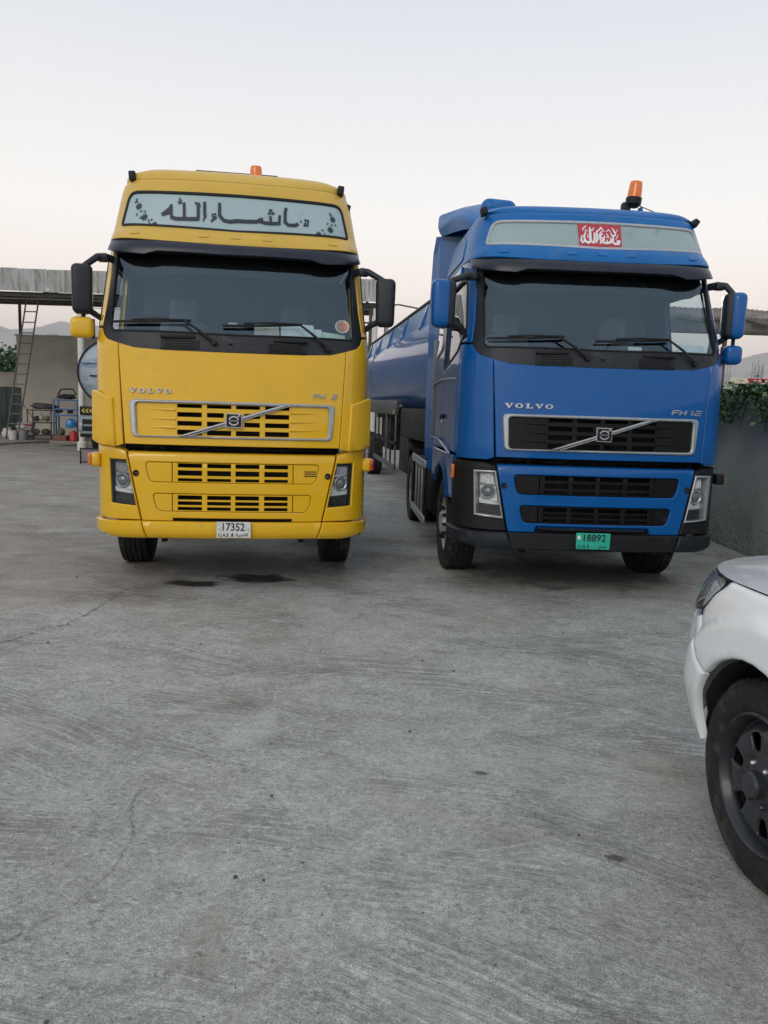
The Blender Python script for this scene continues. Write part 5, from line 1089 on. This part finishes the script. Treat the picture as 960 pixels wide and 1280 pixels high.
blob('tarpaulin', (-12.85, 30.0, 1.33), (.98, .5, .26), BCL, 'crumpled grey tarpaulin lying on the dark low shelf rack', 'tarpaulin', 1, .12)
blob('cable_bundle', (-12.0, 30.0, 1.70), (.72, .4, .20), PM('black_hose', (.02, .02, .022), .5, var=.3, vscale=8), 'black hose bundle heaped on top of the blue shelf rack', 'hose', 2, .3)
bm = bmesh.new(); add_tube(bm, [(-12.30, 30, 1.78), (-12.15, 29.9, 1.98), (-11.72, 29.9, 2.0), (-11.62, 30, 1.82), (-11.8, 30, 1.72), (-12.2, 30, 1.76)], .03, 8); tag(bmo('hose', bm, bpy.data.materials['black_hose'], ang=60), 'looped black hose standing up on the blue shelf rack', 'hose')
cl = [((-12.25, 1.15), (.28, .22, .16), (.03, .03, .03), 'black tool case on the upper shelf of the blue rack', 'case'), ((-11.85, 1.15), (.22, .2, .19), (.05, .03, .02), 'dark brown motor on the upper shelf of the blue rack', 'motor'), ((-12.1, .92 + .12), (.3, .2, .06), (.5, .5, .48), 'white flat packet on the middle shelf of the blue rack', 'packet'), ((-12.2, .38), (.3, .3, .3), (.14, .12, .10), 'brown parts box low in the blue rack', 'box'),
      ((-13.15, .36), (.3, .3, .20), (.22, .21, .20), 'light grey cloth bundle on the bottom shelf of the dark rack', 'cloth'), ((-12.75, .36), (.34, .3, .24), (.05, .05, .035), 'olive can on the bottom shelf of the dark rack', 'can'), ((-12.72, .85), (.2, .2, .24), (.18, .16, .07), 'yellowish bottle on the dark rack', 'bottle'), ((-13.1, .84), (.3, .25, .2), (.05, .05, .05), 'black spare parts heaped on the middle shelf of the dark rack', 'parts'), ((-12.92, .88), (.16, .2, .26), (.45, .45, .43), 'pale jug on the middle shelf of the dark rack', 'jug')]
for i, ((x, z), s, c, lb, ct) in enumerate(cl): blob(ct.replace(' ', '_'), (x, 29.95, z + .02), (s[0], s[1], s[2]), PM('clutter_' + ct, c, .6, var=.3, vscale=9), lb, ct, 20 + i, .12)
tag(box('cardboard_box', (-11.98, 29.4, .20), (.50, .3, .20), PM('brown_card', (.17, .085, .055), .8, var=.15, vscale=8), None, .01), 'reddish brown box on the floor in front of the blue rack', 'box')
lathe_o = lathe('canister', [(0, .40), (.05, .40), (.06, .36), (.14, .32), (.15, .26), (.15, .02), (.13, 0), (0, 0)], (-11.52, 29.4, .10), (0, 0, 1), PM('canister_red', (.45, .03, .03), .4, coat=.3, var=.1), None, 20); tag(lathe_o, 'red canister on the floor right of the brown box', 'canister')
tag(lathe('helmet', [(0, .30), (.10, .28), (.17, .20), (.20, .08), (.19, 0), (0, 0)], (-11.68, 29.62, .62), (0, -.3, 1), PM('bright_blue_plastic', (.03, .22, .5), .3, coat=.4, var=.2, vscale=10), None, 20), 'bright blue helmet hanging at the right of the blue rack', 'helmet')
tag(lathe('bucket', [(.14, 0), (.18, .36), (.19, .37), (.17, .36), (.14, .03)], (-13.28, 29.2, .10), (0, 0, 1), PM('grey_plastic', (.20, .21, .21), .5, var=.1), None, 20), 'grey plastic bucket beside the foot of the ladder', 'bucket')
tag(lathe('bucket', [(.13, 0), (.17, .32), (.18, .33), (.16, .32), (.13, .03)], (-13.62, 29.1, .10), (0, 0, 1), PM('white_plastic', (.55, .56, .55), .5, var=.1, dirt=(.3, .3, .28), dscale=6), None, 20), 'white plastic bucket standing between the ladder rails', 'bucket')
blob('sack', (-13.98, 29.5, .30), (.42, .34, .46), PM('white_sack', (.5, .49, .46), .8, var=.15, vscale=9, bump=.3), 'white sack slumped left of the ladder foot', 'sack', 5, .15)
blob('sack', (-13.55, 29.7, .55), (.40, .34, .24), bpy.data.materials['white_sack'], 'white crumpled sack heaped behind the ladder foot', 'sack', 6, .2)
for i, (x, z, lb) in enumerate(((-13.42, .20, 'red-striped carton at the bottom of the pile by the ladder'), (-13.44, .42, 'red-striped carton in the middle of the pile by the ladder'), (-13.40, .63, 'red-striped carton on top of the pile by the ladder'))):
    cx_ = box('carton', (x, 29.75, z), (.52, .3, .19), PM('carton_white', (.36, .33, .33), .8, var=.2, vscale=12) if i == 0 else bpy.data.materials['carton_white'], None, .006); tag(cx_, lb, 'carton', 'striped cartons piled by the ladder')
    box('stripe', (x, 29.595, z), (.50, .01, .07), PM('carton_red', (.25, .04, .06), .7, var=.3, vscale=15) if i == 0 else bpy.data.materials['carton_red'], cx_)
st = empty('notice_stand', (-7.65, 20.6, 0), .1, 'small black framed stand on the ground left of the yellow lorry', 'stand')
for dx in (-.24, .24): box('stand_post', (dx, 0, .21), (.035, .035, .42), BLK, st, .004)
for z in (.05, .40): box('stand_bar', (0, 0, z), (.44, .03, .035), BLK, st, .004)
box('stand_panel', (0, .012, .23), (.42, .012, .30), PM('dull_lilac_board', (.22, .17, .20), .7, var=.2, vscale=6), st)

# ------------------------------------------------------------------ boundary wall with climbing plant on the right
GWALL = PM('grey_green_rendered_wall', (.30, .34, .325), .9, var=.08, vscale=.9, dirt=(.23, .26, .245), dscale=1.4, dthr=.48, bump=.5, bscale=18)
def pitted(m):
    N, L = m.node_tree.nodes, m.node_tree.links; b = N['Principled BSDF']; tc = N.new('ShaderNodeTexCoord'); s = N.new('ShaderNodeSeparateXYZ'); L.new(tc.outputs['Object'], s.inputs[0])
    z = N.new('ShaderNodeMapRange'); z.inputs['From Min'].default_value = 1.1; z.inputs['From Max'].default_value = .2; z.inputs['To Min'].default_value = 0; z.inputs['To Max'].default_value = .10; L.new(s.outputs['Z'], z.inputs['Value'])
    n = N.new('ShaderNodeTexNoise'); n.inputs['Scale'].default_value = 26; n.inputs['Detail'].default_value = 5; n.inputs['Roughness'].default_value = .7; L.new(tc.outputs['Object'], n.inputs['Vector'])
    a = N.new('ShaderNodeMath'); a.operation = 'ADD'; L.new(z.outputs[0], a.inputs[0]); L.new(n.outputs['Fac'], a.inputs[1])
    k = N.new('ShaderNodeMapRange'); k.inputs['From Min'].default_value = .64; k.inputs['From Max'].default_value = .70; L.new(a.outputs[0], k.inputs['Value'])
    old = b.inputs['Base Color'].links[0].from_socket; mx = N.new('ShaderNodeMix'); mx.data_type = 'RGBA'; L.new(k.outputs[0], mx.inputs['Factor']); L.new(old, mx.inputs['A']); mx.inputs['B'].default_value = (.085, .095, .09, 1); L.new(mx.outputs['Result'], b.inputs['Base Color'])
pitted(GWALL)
gw = tag(box('boundary_wall', (4.58, 13.5, .99), (.26, 37, 2.0), GWALL, None, .015), 'grey-green rendered boundary wall on the right, dark and pitted near its foot', 'wall')
bm = bmesh.new(); q = [(3.93, 9.9), (4.12, 9.72), (4.43, 9.2), (4.43, 11.2), (4.2, 10.7)]
tp = [bm.verts.new((x, y, .012 if x < 4 else .055)) for x, y in q]; bt = [bm.verts.new((x, y, -.02)) for x, y in q]; bm.faces.new(tp)
for i in range(5): bm.faces.new((tp[i], bt[i], bt[(i + 1) % 5], tp[(i + 1) % 5]))
bmo('wall_footing', bm, CONC, gw, smooth=False)
iv = empty('climbing_plant', (4.5, 10, 1.9), 0, 'dark green climbing plant trailing over the top of the boundary wall', 'plant')
rl = random.Random(21)
def leafmesh(bm, c, s, yaw, pit, rol):
    m = Matrix.Translation(c) @ Euler((pit, rol, yaw)).to_matrix().to_4x4()
    P_ = [(-.0, -.5, 0), (.38, -.15, .06), (.30, .25, .07), (0, .55, -.05), (-.30, .25, .07), (-.38, -.15, .06), (0, 0, -.02)]
    v = [bm.verts.new(m @ (Vector(p) * s)) for p in P_]
    for k in range(6): bm.faces.new((v[k], v[(k + 1) % 6], v[6]))
LV = [PM('leaf_dark', (.025, .08, .026), .45, var=.3, vscale=3), PM('leaf_mid', (.05, .13, .038), .42, var=.3, vscale=3), PM('leaf_pale', (.12, .20, .07), .4, var=.25, vscale=3)]
bms = [bmesh.new() for _ in LV]
for i in range(9500):
    y = 7.5 + 13 * rl.random() ** 1.3 ; u = rl.random()
    h = .06 + .03 * math.sin(y * 2.1) + .05 * math.sin(y * 5.3 + 1)
    a = rl.random()
    if a < .55: x = 4.45 - .14 + rl.uniform(-.13, .06); z = 2.0 + h * .8 - (rl.random() ** 1.2) * (.30 + .08 * math.sin(y * 3.1) + .12 * math.sin(y * 7.7))
    else: x = 4.58 + rl.uniform(-.30, .30); z = 2.0 + h * (rl.random() ** .7) + (.1 if rl.random() < .06 else 0)
    k = 0 if rl.random() < .5 else (1 if rl.random() < .72 else 2)
    leafmesh(bms[k], Vector((x - 4.5, y - 10, z - 1.9)), rl.uniform(.032, .078), rl.uniform(0, 2 * PI), rl.uniform(-1.1, 1.1), rl.uniform(-1, 1))
for k, b_ in enumerate(bms): me = bpy.data.meshes.new('foliage'); b_.to_mesh(me); b_.free(); o = link('foliage', me, LV[k], iv, smooth=False); o['kind'] = 'stuff'
for i in range(22):
    y = 7.6 + i * .5 + rl.uniform(-.2, .2); x = 4.40
    tube('stem', [Vector((x - 4.5 + .1, y - 10, .12)), Vector((x - 4.5 - .03, y - 10 + .05, .05)), Vector((x - 4.5 - .04, y - 10 + rl.uniform(-.1, .2), -.15 - rl.random() * .3))], [.012, .009, .004], PM('stem_brown', (.06, .05, .03), .8) if i == 0 else bpy.data.materials['stem_brown'], iv, 5)

# ------------------------------------------------------------------ things beyond the wall on the right
sg = empty('signboard', (17.1, 40, 0), 0, 'cream and red roadside signboard showing above the planted wall', 'sign')
box('cream_field', (.28, 0, 3.30), (.90, .06, .74), PM('sign_cream', (.55, .52, .38), .6, var=.15, vscale=4), sg, .005)
bm = bmesh.new(); f = [bm.verts.new(p) for p in ((.66, -.032, 3.67), (4.6, -.032, 3.67), (4.6, -.032, 2.93), (.92, -.032, 2.93))]; g_ = [bm.verts.new(v.co + Vector((0, .06, 0))) for v in f]
bm.faces.new(f); bm.faces.new(g_[::-1])
for k in range(4): bm.faces.new((f[k], g_[k], g_[(k + 1) % 4], f[(k + 1) % 4]))
rdp = bmo('red_field', bm, PM('sign_red', (.50, .03, .05), .55, var=.08), sg, smooth=False)
text_on('sign_word', 'LEWER', .42, 1.35, (1.66, -.036, 3.44), WHT, rdp, depth=.002, bold=.012)
for i, (x, z, w_) in enumerate(((.36, 3.55, .22), (.15, 3.38, .28), (.62, 3.38, .22), (.3, 3.22, .4))): box('sign_line', (x, -.034, z), (w_, .006, .05), PM('sign_brown', (.20, .13, .06), .6) if i == 0 else bpy.data.materials['sign_brown'], sg)
for x in (0.1, 2.4, 4.4): tube('sign_post', [(x, .08, 0), (x, .08, 3.6)], .05, STL, sg, 8)
CNC = PM('raw_concrete', (.30, .30, .30), .9, var=.15, vscale=1, dirt=(.2, .2, .2), dscale=2)
def column(x, y, w_, h, nb, hb, label):
    e = empty('unfinished_column', (x, y, 0), 0, label, 'column', 'unfinished concrete columns beyond the wall'); box('column_shaft', (0, 0, h / 2), (w_, .35, h), CNC, e, .01)
    for i in range(nb): xx = (-.5 + i / max(1, nb - 1)) * w_ * .9; tube('rebar', [(xx, 0, h - .1), (xx + rl.uniform(-.04, .04), 0, h + hb * rl.uniform(.6, 1))], .016, STL, e, 5)
column(27.35, 60, .9, 4.0, 7, 2.1, 'unfinished concrete column with a comb of upright rebar above the red sign')
column(28.0, 61, .3, 4.1, 2, 1.5, 'thin unfinished column right of the taller comb of rebar')
column(25.1, 60, .5, 5.0, 3, .9, 'pale unfinished column left of the cream signboard, beside the blue lorry mirror')
def leaf_tree(loc, h, r_, label, name='tree', nl=900, seed=1, mat=0):
    e = empty(name, loc, 0, label, 'tree'); q = random.Random(seed)
    tube('trunk', [(0, 0, 0), (.1, 0, h * .3), (0, .1, h * .6)], [.16, .12, .07], PM('bark', (.07, .055, .04), .9, var=.3) if 'bark' not in bpy.data.materials else bpy.data.materials['bark'], e, 8)
    cs = [(Vector((q.uniform(-r_, r_) * .7, q.uniform(-r_, r_) * .5, h * q.uniform(.45, .9))), q.uniform(.3, .55) * r_) for _ in range(9)]
    for c, _ in cs: tube('limb', [(0, .05, h * .45), c * .8 + Vector((0, 0, h * .08)), c], [.06, .04, .02], bpy.data.materials['bark'], e, 5)
    bm = bmesh.new()
    for _ in range(nl):
        c, rr = q.choice(cs); d = Vector((q.gauss(0, 1), q.gauss(0, 1), q.gauss(0, 1))).normalized() * rr * q.uniform(.5, 1.1)
        leafmesh(bm, c + d, q.uniform(.12, .24), q.uniform(0, 6.28), q.uniform(-1, 1), q.uniform(-1, 1))
    me = bpy.data.meshes.new('crown'); bm.to_mesh(me); bm.free(); o = link('crown', me, LV[mat], e, smooth=False)
leaf_tree((-21.6, 45, 0), 4.9, 1.5, 'dark bushy tree showing above the low pale wall at the left edge', seed=4, nl=1500)
leaf_tree((-24.5, 48, 0), 5.4, 1.8, 'dark tree further left behind the shed, mostly hidden by its post', seed=8, nl=900)
bd = empty('far_building', (-29.3, 70, 0), 0, 'small flat-roofed building with a roof tank just above the cream wall', 'building')
box('building_wall', (0, 0, 3.1), (3.2, 3, 6.2), CNC, bd, .02); box('roof_tank', (.3, 0, 6.6), (.9, .9, .8), CNC, bd, .1); tube('pipe', [(-.9, 0, 6.2), (-.9, 0, 6.7)], .05, STL, bd, 6)

# ------------------------------------------------------------------ mountains
def range_mesh(name, y0, depth_, hfun, x0, x1, n, mat):
    import mathutils.noise as mn
    bm = bmesh.new(); rows = []; ny = 7
    for j in range(ny + 1):
        v = j / ny; row = []
        for i in range(n + 1):
            x = x0 + (x1 - x0) * i / n; z = hfun(x) * math.sin(min(1, v * 1.6) * PI / 2) * (1 if v < .7 else 1 - (v - .7) / .31)
            z += (mn.fractal(Vector((x * .0016, y0 * .001 + v * 2.4, 0)), 1, 2, 6) * 70) * math.sin(v * PI)
            row.append(bm.verts.new((x, y0 + depth_ * v, max(-2, z) if 0 < j < ny else -2)))
        rows.append(row)
    for a, c in zip(rows, rows[1:]):
        for i in range(n): bm.faces.new((a[i], a[i + 1], c[i + 1], c[i]))
    o = bmo(name, bm, mat, smooth=True, ang=80); o['kind'] = 'structure'; return o
import mathutils.noise as mn
ROCK = PM('bare_rock', (.40, .36, .33), .95, var=.12, vscale=.004, dirt=(.30, .27, .25), dscale=.01)
def hf(x): return 495 - .006 * (x + 500) + 38 * math.sin(x * .0017 + 1.2) + 55 * mn.fractal(Vector((x * .0022, 3.1, 0)), .9, 2.1, 6) + 12 * mn.noise(Vector((x * .012, 1, 0)))
range_mesh('mountains', 5200, 1400, hf, -6500, 6500, 420, ROCK)
def hf2(x): return 250 + 40 * math.sin(x * .003) + 60 * mn.fractal(Vector((x * .004, 9.1, 0)), .9, 2.1, 5)
range_mesh('foothills', 3600, 900, hf2, -5200, 5200, 320, ROCK)
# ------------------------------------------------------------------ white pickup in the right foreground
PKC = .88
PK = catmull([Vector(p) for p in [(0, .93), (.3, .915), (.5, .875), (.66, .80), (.79, .685), (.87, .55), (.915, .39), (.925, .2), (.92, 0), (.905, -1), (.905, -2.2), (.905, -4.1)]]); PKL = arclen(PK); PKX = [p.x for p in PK]; PKY = [p.y for p in PK]
KZ = [.30, .40, .5, .62, .8, .92, 1.02, 1.08, 1.12, 1.26]; KW = [.93, .96, .98, 1.0, 1.0, .99, .97, .945, .92, .80]; KR = [-.08, -.05, -.02, 0, 0, -.02, -.06, -.10, -.15, -.4]
def pk_raw(s, z):
    a = abs(s); w = interp(a, PKL, PKX); y = interp(a, PKL, PKY); f = max(0., min(1., (y + .2)))
    return Vector((PKC - math.copysign(w * interp(z, KZ, KW), s), y + f * interp(z, KZ, KR), z))
def PKS(s, z, off=0.):
    e = .015; p = pk_raw(s, z)
    if not off: return p
    n = (pk_raw(s, z + e) - pk_raw(s, z - e)).cross(pk_raw(s + e, z) - pk_raw(s - e, z)).normalized()
    if n.dot(p - Vector((PKC, -.6, z))) < 0: n = -n
    return p + n * off
PS0 = 1.5708
WHP = PM('white_car_paint', (.74, .77, .79), .25, coat=.5, coatr=.05, var=.03, vscale=2, dirt=(.42, .41, .38), dscale=3.5, dthr=.62)
pk = empty('pickup_truck', (1.385, 2.765, 0), math.radians(7), 'white pickup truck with black steel wheels cut off by the right edge', 'pickup')
AR = .46
def arch(a0, a1, n=14, r=AR): return [(PS0 + (r if math.cos(a0 + (a1 - a0) * i / n) > 0 else .405) * math.cos(a0 + (a1 - a0) * i / n), .385 + r * math.sin(a0 + (a1 - a0) * i / n)) for i in range(n + 1)]
def foff(s, z):
    d = math.hypot(abs(s) - PS0, z - .385); return .034 * (lambda q: q * q * (3 - 2 * q))(max(0., min(1., (.635 - d) / .05))) * interp(z, [.45, .80], [.25, 1]) + .006 * max(0, 1 - abs(z - 1.0) / .08)
for sd in (1, -1):
    a1 = math.radians(134.5); a2 = math.radians(178)
    fen = [(PS0 + AR + .01, .40), (2.33, .40), (2.33, 1.075), (1.235, 1.085), (1.219, 1.055), (1.128, .938), (1.14, .89), (1.222, .745)] + arch(a1 - .02, math.radians(3))
    f = panel('front_wing', PKS, mir(fen, sd), WHP, pk, off=foff, t=.03, bev=.008, g=.024, ang=60)
    bmc = [(.60, .425), (.95, .41), (1.166, .40)] + arch(a2, a1 + .02, 8) + [(1.215, .745), (1.132, .89), (1.10, .905), (1.0, .878), (.6, .893)]
    panel('bumper_corner', PKS, mir(bmc, sd), WHP, pk, off=foff, t=.03, bev=.010, g=.035, ang=60)
    ln = rpoly([(.56, 1.05), (.95, 1.080), (1.175, 1.088), (1.210, 1.060), (1.118, .945), (1.0, .905), (.6, .905)], [0, 0, .02, .02, .02, .02, 0], 3)
    hd = panel('headlight', PKS, mir(ln, sd), REFL, pk, off=-.045, t=.02, bev=.004, g=.05)
    bm = bmesh.new(); l2 = dens(ccw(mir(ln, sd)), .05)
    for i in range(len(l2)):
        j = (i + 1) % len(l2); bm.faces.new([bm.verts.new(PKS(*l2[i], .0)), bm.verts.new(PKS(*l2[j], .0)), bm.verts.new(PKS(*l2[j], -.05)), bm.verts.new(PKS(*l2[i], -.05))])
    bmo('lamp_side_wall', bm, BLK, hd)
    panel('headlight_lens', PKS, mir(inset(ccw(ln), .006), sd), GLASS('car_lamp_lens', (.95, .96, .98), .04, .04) if sd == 1 else bpy.data.materials['car_lamp_lens'], hd, off=.004, t=.006, bev=.003, g=.05)
    panel('lamp_reflector', PKS, mir([(.62, .92), (.98, .91), (1.11, .94), (1.19, 1.04), (.95, 1.045), (.62, 1.02)], sd), REFL, hd, off=-.028, t=.02, bev=.010, g=.05)
    panel('lamp_reflector', PKS, mir([(.70, 1.035), (.95, 1.058), (1.19, 1.062), (1.205, 1.078), (.95, 1.074), (.70, 1.050)], sd), CHR, hd, off=-.015, t=.02, bev=.004, g=.05)
    panel('door', PKS, mir(rpoly([(2.345, .42), (3.38, .42), (3.38, 1.08), (2.345, 1.08)], .03), sd), WHP, pk, t=.03, bev=.008, g=.1)
    panel('rear_door', PKS, mir(rpoly([(3.395, .42), (4.25, .42), (4.25, 1.08), (3.395, 1.08)], .03), sd), WHP, pk, t=.03, bev=.008, g=.1)
    c2 = PS0 + 3.05
    bed = [(4.27, .45)] + [(c2 + AR * math.cos(a), .385 + AR * math.sin(a)) for a in [math.radians(q) for q in range(172, 7, -12)]] + [(5.55, .45), (5.55, 1.12), (4.27, 1.10)]
    panel('bed_side', PKS, mir(bed, sd), WHP, pk, t=.03, bev=.008, g=.1)
    # inner wheel arch
    for yc, nm in ((0, 'arch_liner'), (-3.05, 'arch_liner')):
        bm = bmesh.new(); aa = [math.radians(q) for q in range(4, 177, 12)]; x0 = PKC - sd * (.895 if yc == 0 else .89); x1 = PKC - sd * .50
        q0 = [bm.verts.new((x0 if math.sin(a) > .40 else PKC - sd * .86, yc + (.40 if yc == 0 else AR) * math.cos(a), .385 + (AR - .004) * math.sin(a))) for a in aa]; q1 = [bm.verts.new((x1, yc + (.40 if yc == 0 else AR) * math.cos(a), .385 + (AR - .004) * math.sin(a))) for a in aa]
        for i in range(len(aa) - 1): bm.faces.new((q0[i], q0[i + 1], q1[i + 1], q1[i]))
        bm.faces.new(q1); bmo(nm, bm, DARK, pk)
# wheels with holed black steel discs
RBK = PM('black_steel_wheel', (.022, .026, .032), .4, metal=.2, coat=.2, var=.25, vscale=10, dirt=(.06, .055, .05), dscale=9, dthr=.55)
def steel_wheel(yc, sd):
    xo = PKC - sd * .88; e = bpy.data.objects.new('wheel', None); COL.objects.link(e); e.parent = pk; c = (xo + sd * .125, yc, .385); R_, W_ = .388, .25; rim = .245; h = W_ / 2
    pr = [(rim, -h * .7), (rim + .015, -h * .88), (rim + .05, -h), (rim + .10, -h * .98), (R_ - .025, -h * .90), (R_ - .010, -h * .82)]
    n_ = 5; w_ = h * .8 * 2 / n_
    for i in range(n_):
        a = -h * .8 + i * w_; pr += [(R_ - (.004 if i in (0, 4) else 0), a + .005), (R_ - (.004 if i in (0, 4) else 0), a + w_ - .005)]
        if i < 4: pr += [(R_ - .010, a + w_ - .003), (R_ - .010, a + w_ + .003)]
    pr += [(r_, -h_) for r_, h_ in pr[:6]][::-1]
    lathe('tyre', pr, c, (-sd, 0, 0), RUB, e, 160, fn=lambda k, r, hh: (-.008 if (r > R_ - .012 and abs(hh) > W_ * .22 and k % 4 == 0) else (-.004 if r > R_ - .006 and k % 5 == 1 else 0)))
    bm = bmesh.new(); add_lathe(bm, [(rim + .012, h * .80), (rim + .016, h * .90), (rim + .006, h * .95), (rim - .004, h * .86), (rim - .012, h * .5), (rim - .014, h * .48), (.222, h * .46), (.215, h * .4)], axisM(c, (-sd, 0, 0)), 72); rm_ = bmo('rim', bm, RBK, e)
    def disc(a, b, off=0.):
        r = math.hypot(a, b); d = interp(r, [0, .05, .080, .095, .12, .185, .225], [h * .90, h * .90, h * .86, h * .72, h * .84, h * .86, h * .50]); return Vector((c[0] - sd * (d + off), yc + a, .385 + b))
    circ = lambda r, n: [(r * math.cos(2 * PI * i / n), r * math.sin(2 * PI * i / n)) for i in range(n)]
    holes = []
    for k in range(6):
        a = 2 * PI * k / 6 + .25; ca, sa = math.cos(a), math.sin(a)
        q = rpoly([(.120, -.020), (.120, .020), (.182, .036), (.190, .0), (.182, -.036)], [.015, .015, .025, .0, .025], 4); holes.append([(u * ca - v * sa, u * sa + v * ca) for u, v in q])
    panel('wheel_disc', disc, circ(.228, 56), RBK, e, holes=holes, off=0, t=.012, bev=.004, g=.022, ang=60)
    lathe('hub_cap', [(.052, h * .8), (.050, h * 1.10), (.042, h * 1.18), (.02, h * 1.2), (0, h * 1.2)], c, (-sd, 0, 0), RBK, e, 32)
    lathe('brake_drum', [(.15, -h * .2), (.15, h * .1), (0, h * .1)], c, (-sd, 0, 0), DARK, e, 32)
    for k in range(6):
        a = 2 * PI * k / 6; lathe('wheel_nut', [(.010, h * .75), (.010, h * .92), (.006, h * .96), (0, h * .96)], (c[0], yc + .078 * math.cos(a), .385 + .078 * math.sin(a)), (-sd, 0, 0), CHR2 if k in (1, 2) else RBK, e, 6)  # two nuts in silver: a glint put into the colour
    box('balance_weight', (c[0] - sd * (h * .80), yc + (rim - .006) * math.cos(2.75), .385 + (rim - .006) * math.sin(2.75)), (.012, .012, .03), CHR2, e, .002, (.4, 0, 0))
    lathe('valve', [(.004, 0), (.004, .035), (0, .036)], (c[0] - sd * h * .3, yc + .20 * math.cos(3.35), .385 + .20 * math.sin(3.35)), (-sd, .3, 0), CHR, e, 8)
for yc in (0, -3.05):
    for sd in (1, -1): steel_wheel(yc, sd)
# bonnet
bm = bmesh.new(); R = []; m_ = 26; NY = 22
ye0 = pk_raw(1.26, 1.086).y
def edge_w(y):
    lo, hi = 1.26, 2.4
    for _ in range(30):
        mid = (lo + hi) / 2
        if pk_raw(mid, 1.086).y > y: lo = mid
        else: hi = mid
    return PKC - pk_raw(lo, 1.086).x
for j in range(NY + 1):
    v = j / NY; row = []; we = edge_w(ye0 + (-.80 - ye0) * v)
    for i in range(m_ + 1):
        u = -1 + 2 * i / m_; e_ = pk_raw(1.26 * u, 1.086); k_ = min(1, v * 4)
        x = e_.x * (1 - k_) + (PKC - u * we) * k_; y = e_.y + (-.80 - e_.y) * v
        zc = 1.087 + (.075 * min(1, v * 3 + .10) + .07 * v) * (1 - abs(u) ** 3)
        row.append(bm.verts.new((x, y, zc)))
    R.append(row)
for a, c in zip(R, R[1:]):
    for i in range(m_): bm.faces.new((a[i], a[i + 1], c[i + 1], c[i]))
bmesh.ops.solidify(bm, geom=bm.faces[:], thickness=.012); bmo('bonnet', bm, WHP, pk, ang=60)
panel('front_bumper', PKS, [(-.598, .42), (.598, .42), (.598, .885), (-.598, .885)], WHP, pk, off=.012, t=.03, bev=.01, g=.06, holes=[rpoly([(-.45, .52), (.45, .52), (.45, .66), (-.45, .66)], .03)])
gl_ = panel('grille', PKS, [(-.55, .895), (.55, .895), (.55, 1.05), (-.55, 1.05)], CHR2, pk, holes=[[(-.50, .91), (.50, .91), (.50, 1.035), (-.50, 1.035)]], off=.004, t=.03, bev=.004)
for z_ in (.94, .975, 1.01): panel('grille_slat', PKS, [(-.50, z_), (.50, z_), (.50, z_ + .012), (-.50, z_ + .012)], BLK, gl_, off=-.01, t=.02, bev=.002, g=.2)
box('engine_bay', (PKC, .25, .75), (1.1, .9, .55), DARK, pk, .05); box('floor_pan', (PKC, -1.9, .5), (1.55, 4.3, .16), CHASS, pk, .03)
box('front_bulkhead', (PKC, .62, .72), (1.15, .06, .4), DARK, pk); box('bulkhead', (PKC, -.78, .85), (1.6, .05, .6), DARK, pk)
# greenhouse
CG = GLASS('car_glass', (.35, .42, .42), .06, .0)
def quad(name, pts, mat, par, th=.02):
    bm = bmesh.new(); f = [bm.verts.new(p) for p in pts]; bm.faces.new(f); bmesh.ops.solidify(bm, geom=bm.faces[:], thickness=th); return bmo(name, bm, mat, par, smooth=False)
zb, zr = 1.10, 1.74; bl = [(PKC - .82, -.80), (PKC + .82, -.80), (PKC + .82, -2.72), (PKC - .82, -2.72)]; rr_ = [(PKC - .64, -1.42), (PKC + .64, -1.42), (PKC + .66, -2.50), (PKC - .66, -2.50)]
quad('roof', [(x, y, zr) for x, y in rr_], WHP, pk, .03)
for i, nm in ((0, 'windscreen'), (1, 'side_window'), (2, 'rear_window'), (3, 'side_window')):
    j = (i + 1) % 4; A_ = [Vector((*bl[i], zb)), Vector((*bl[j], zb)), Vector((*rr_[j], zr)), Vector((*rr_[i], zr))]; ce = sum(A_, Vector()) / 4
    quad(nm, [ce + (p - ce) * .92 for p in A_], CG, pk, .006)
    for a, c in ((A_[0], A_[3]),): tube('pillar', [a, c], .045, WHP, pk, 8)
    tube('window_rail', [A_[0], A_[1]], .03, WHP, pk, 8); tube('window_rail', [A_[3], A_[2]], .03, WHP, pk, 8)
for x in (-.4, .4): box('seat', (PKC + x, -1.85, 1.05), (.48, .16, .75), SEAT, pk, .06, (-.2, 0, 0), 3)
box('dashboard', (PKC, -1.0, 1.02), (1.5, .4, .22), DASH, pk, .06); box('bed_floor', (PKC, -3.4, .72), (1.5, 1.3, .05), WHP, pk, .01); box('tailgate', (PKC, -4.08, .88), (1.6, .05, .46), WHP, pk, .015); box('rear_bumper', (PKC, -4.2, .55), (1.6, .12, .14), CHR2, pk, .03)
for sd in (1, -1): mi_ = box('door_mirror', (PKC - sd * 1.05, -1.0, 1.2), (.22, .12, .17), WHP, pk, .05, None, 3); box('mirror_glass', (PKC - sd * 1.05, -1.063, 1.2), (.17, .006, .13), MIRG, mi_)

# ------------------------------------------------------------------ haze
HD = 1.25e-4
mz = bpy.data.materials.new('haze_air'); mz.use_nodes = True; N = mz.node_tree.nodes; L = mz.node_tree.links
for n_ in list(N): N.remove(n_)
o_ = N.new('ShaderNodeOutputMaterial'); pv = N.new('ShaderNodeVolumePrincipled'); pv.inputs['Color'].default_value = (.90, .95, 1.0, 1); pv.inputs['Density'].default_value = HD; pv.inputs['Anisotropy'].default_value = .6
L.new(pv.outputs[0], o_.inputs['Volume'])
bm = bmesh.new(); add_box(bm, (0, 3900, 349), (14200, 8500, 702)); hz = bmo('haze', bm, mz, smooth=False); hz['kind'] = 'stuff'
tag(hz, 'thin pale haze fading the far mountains to blue grey', 'haze', kind='stuff')
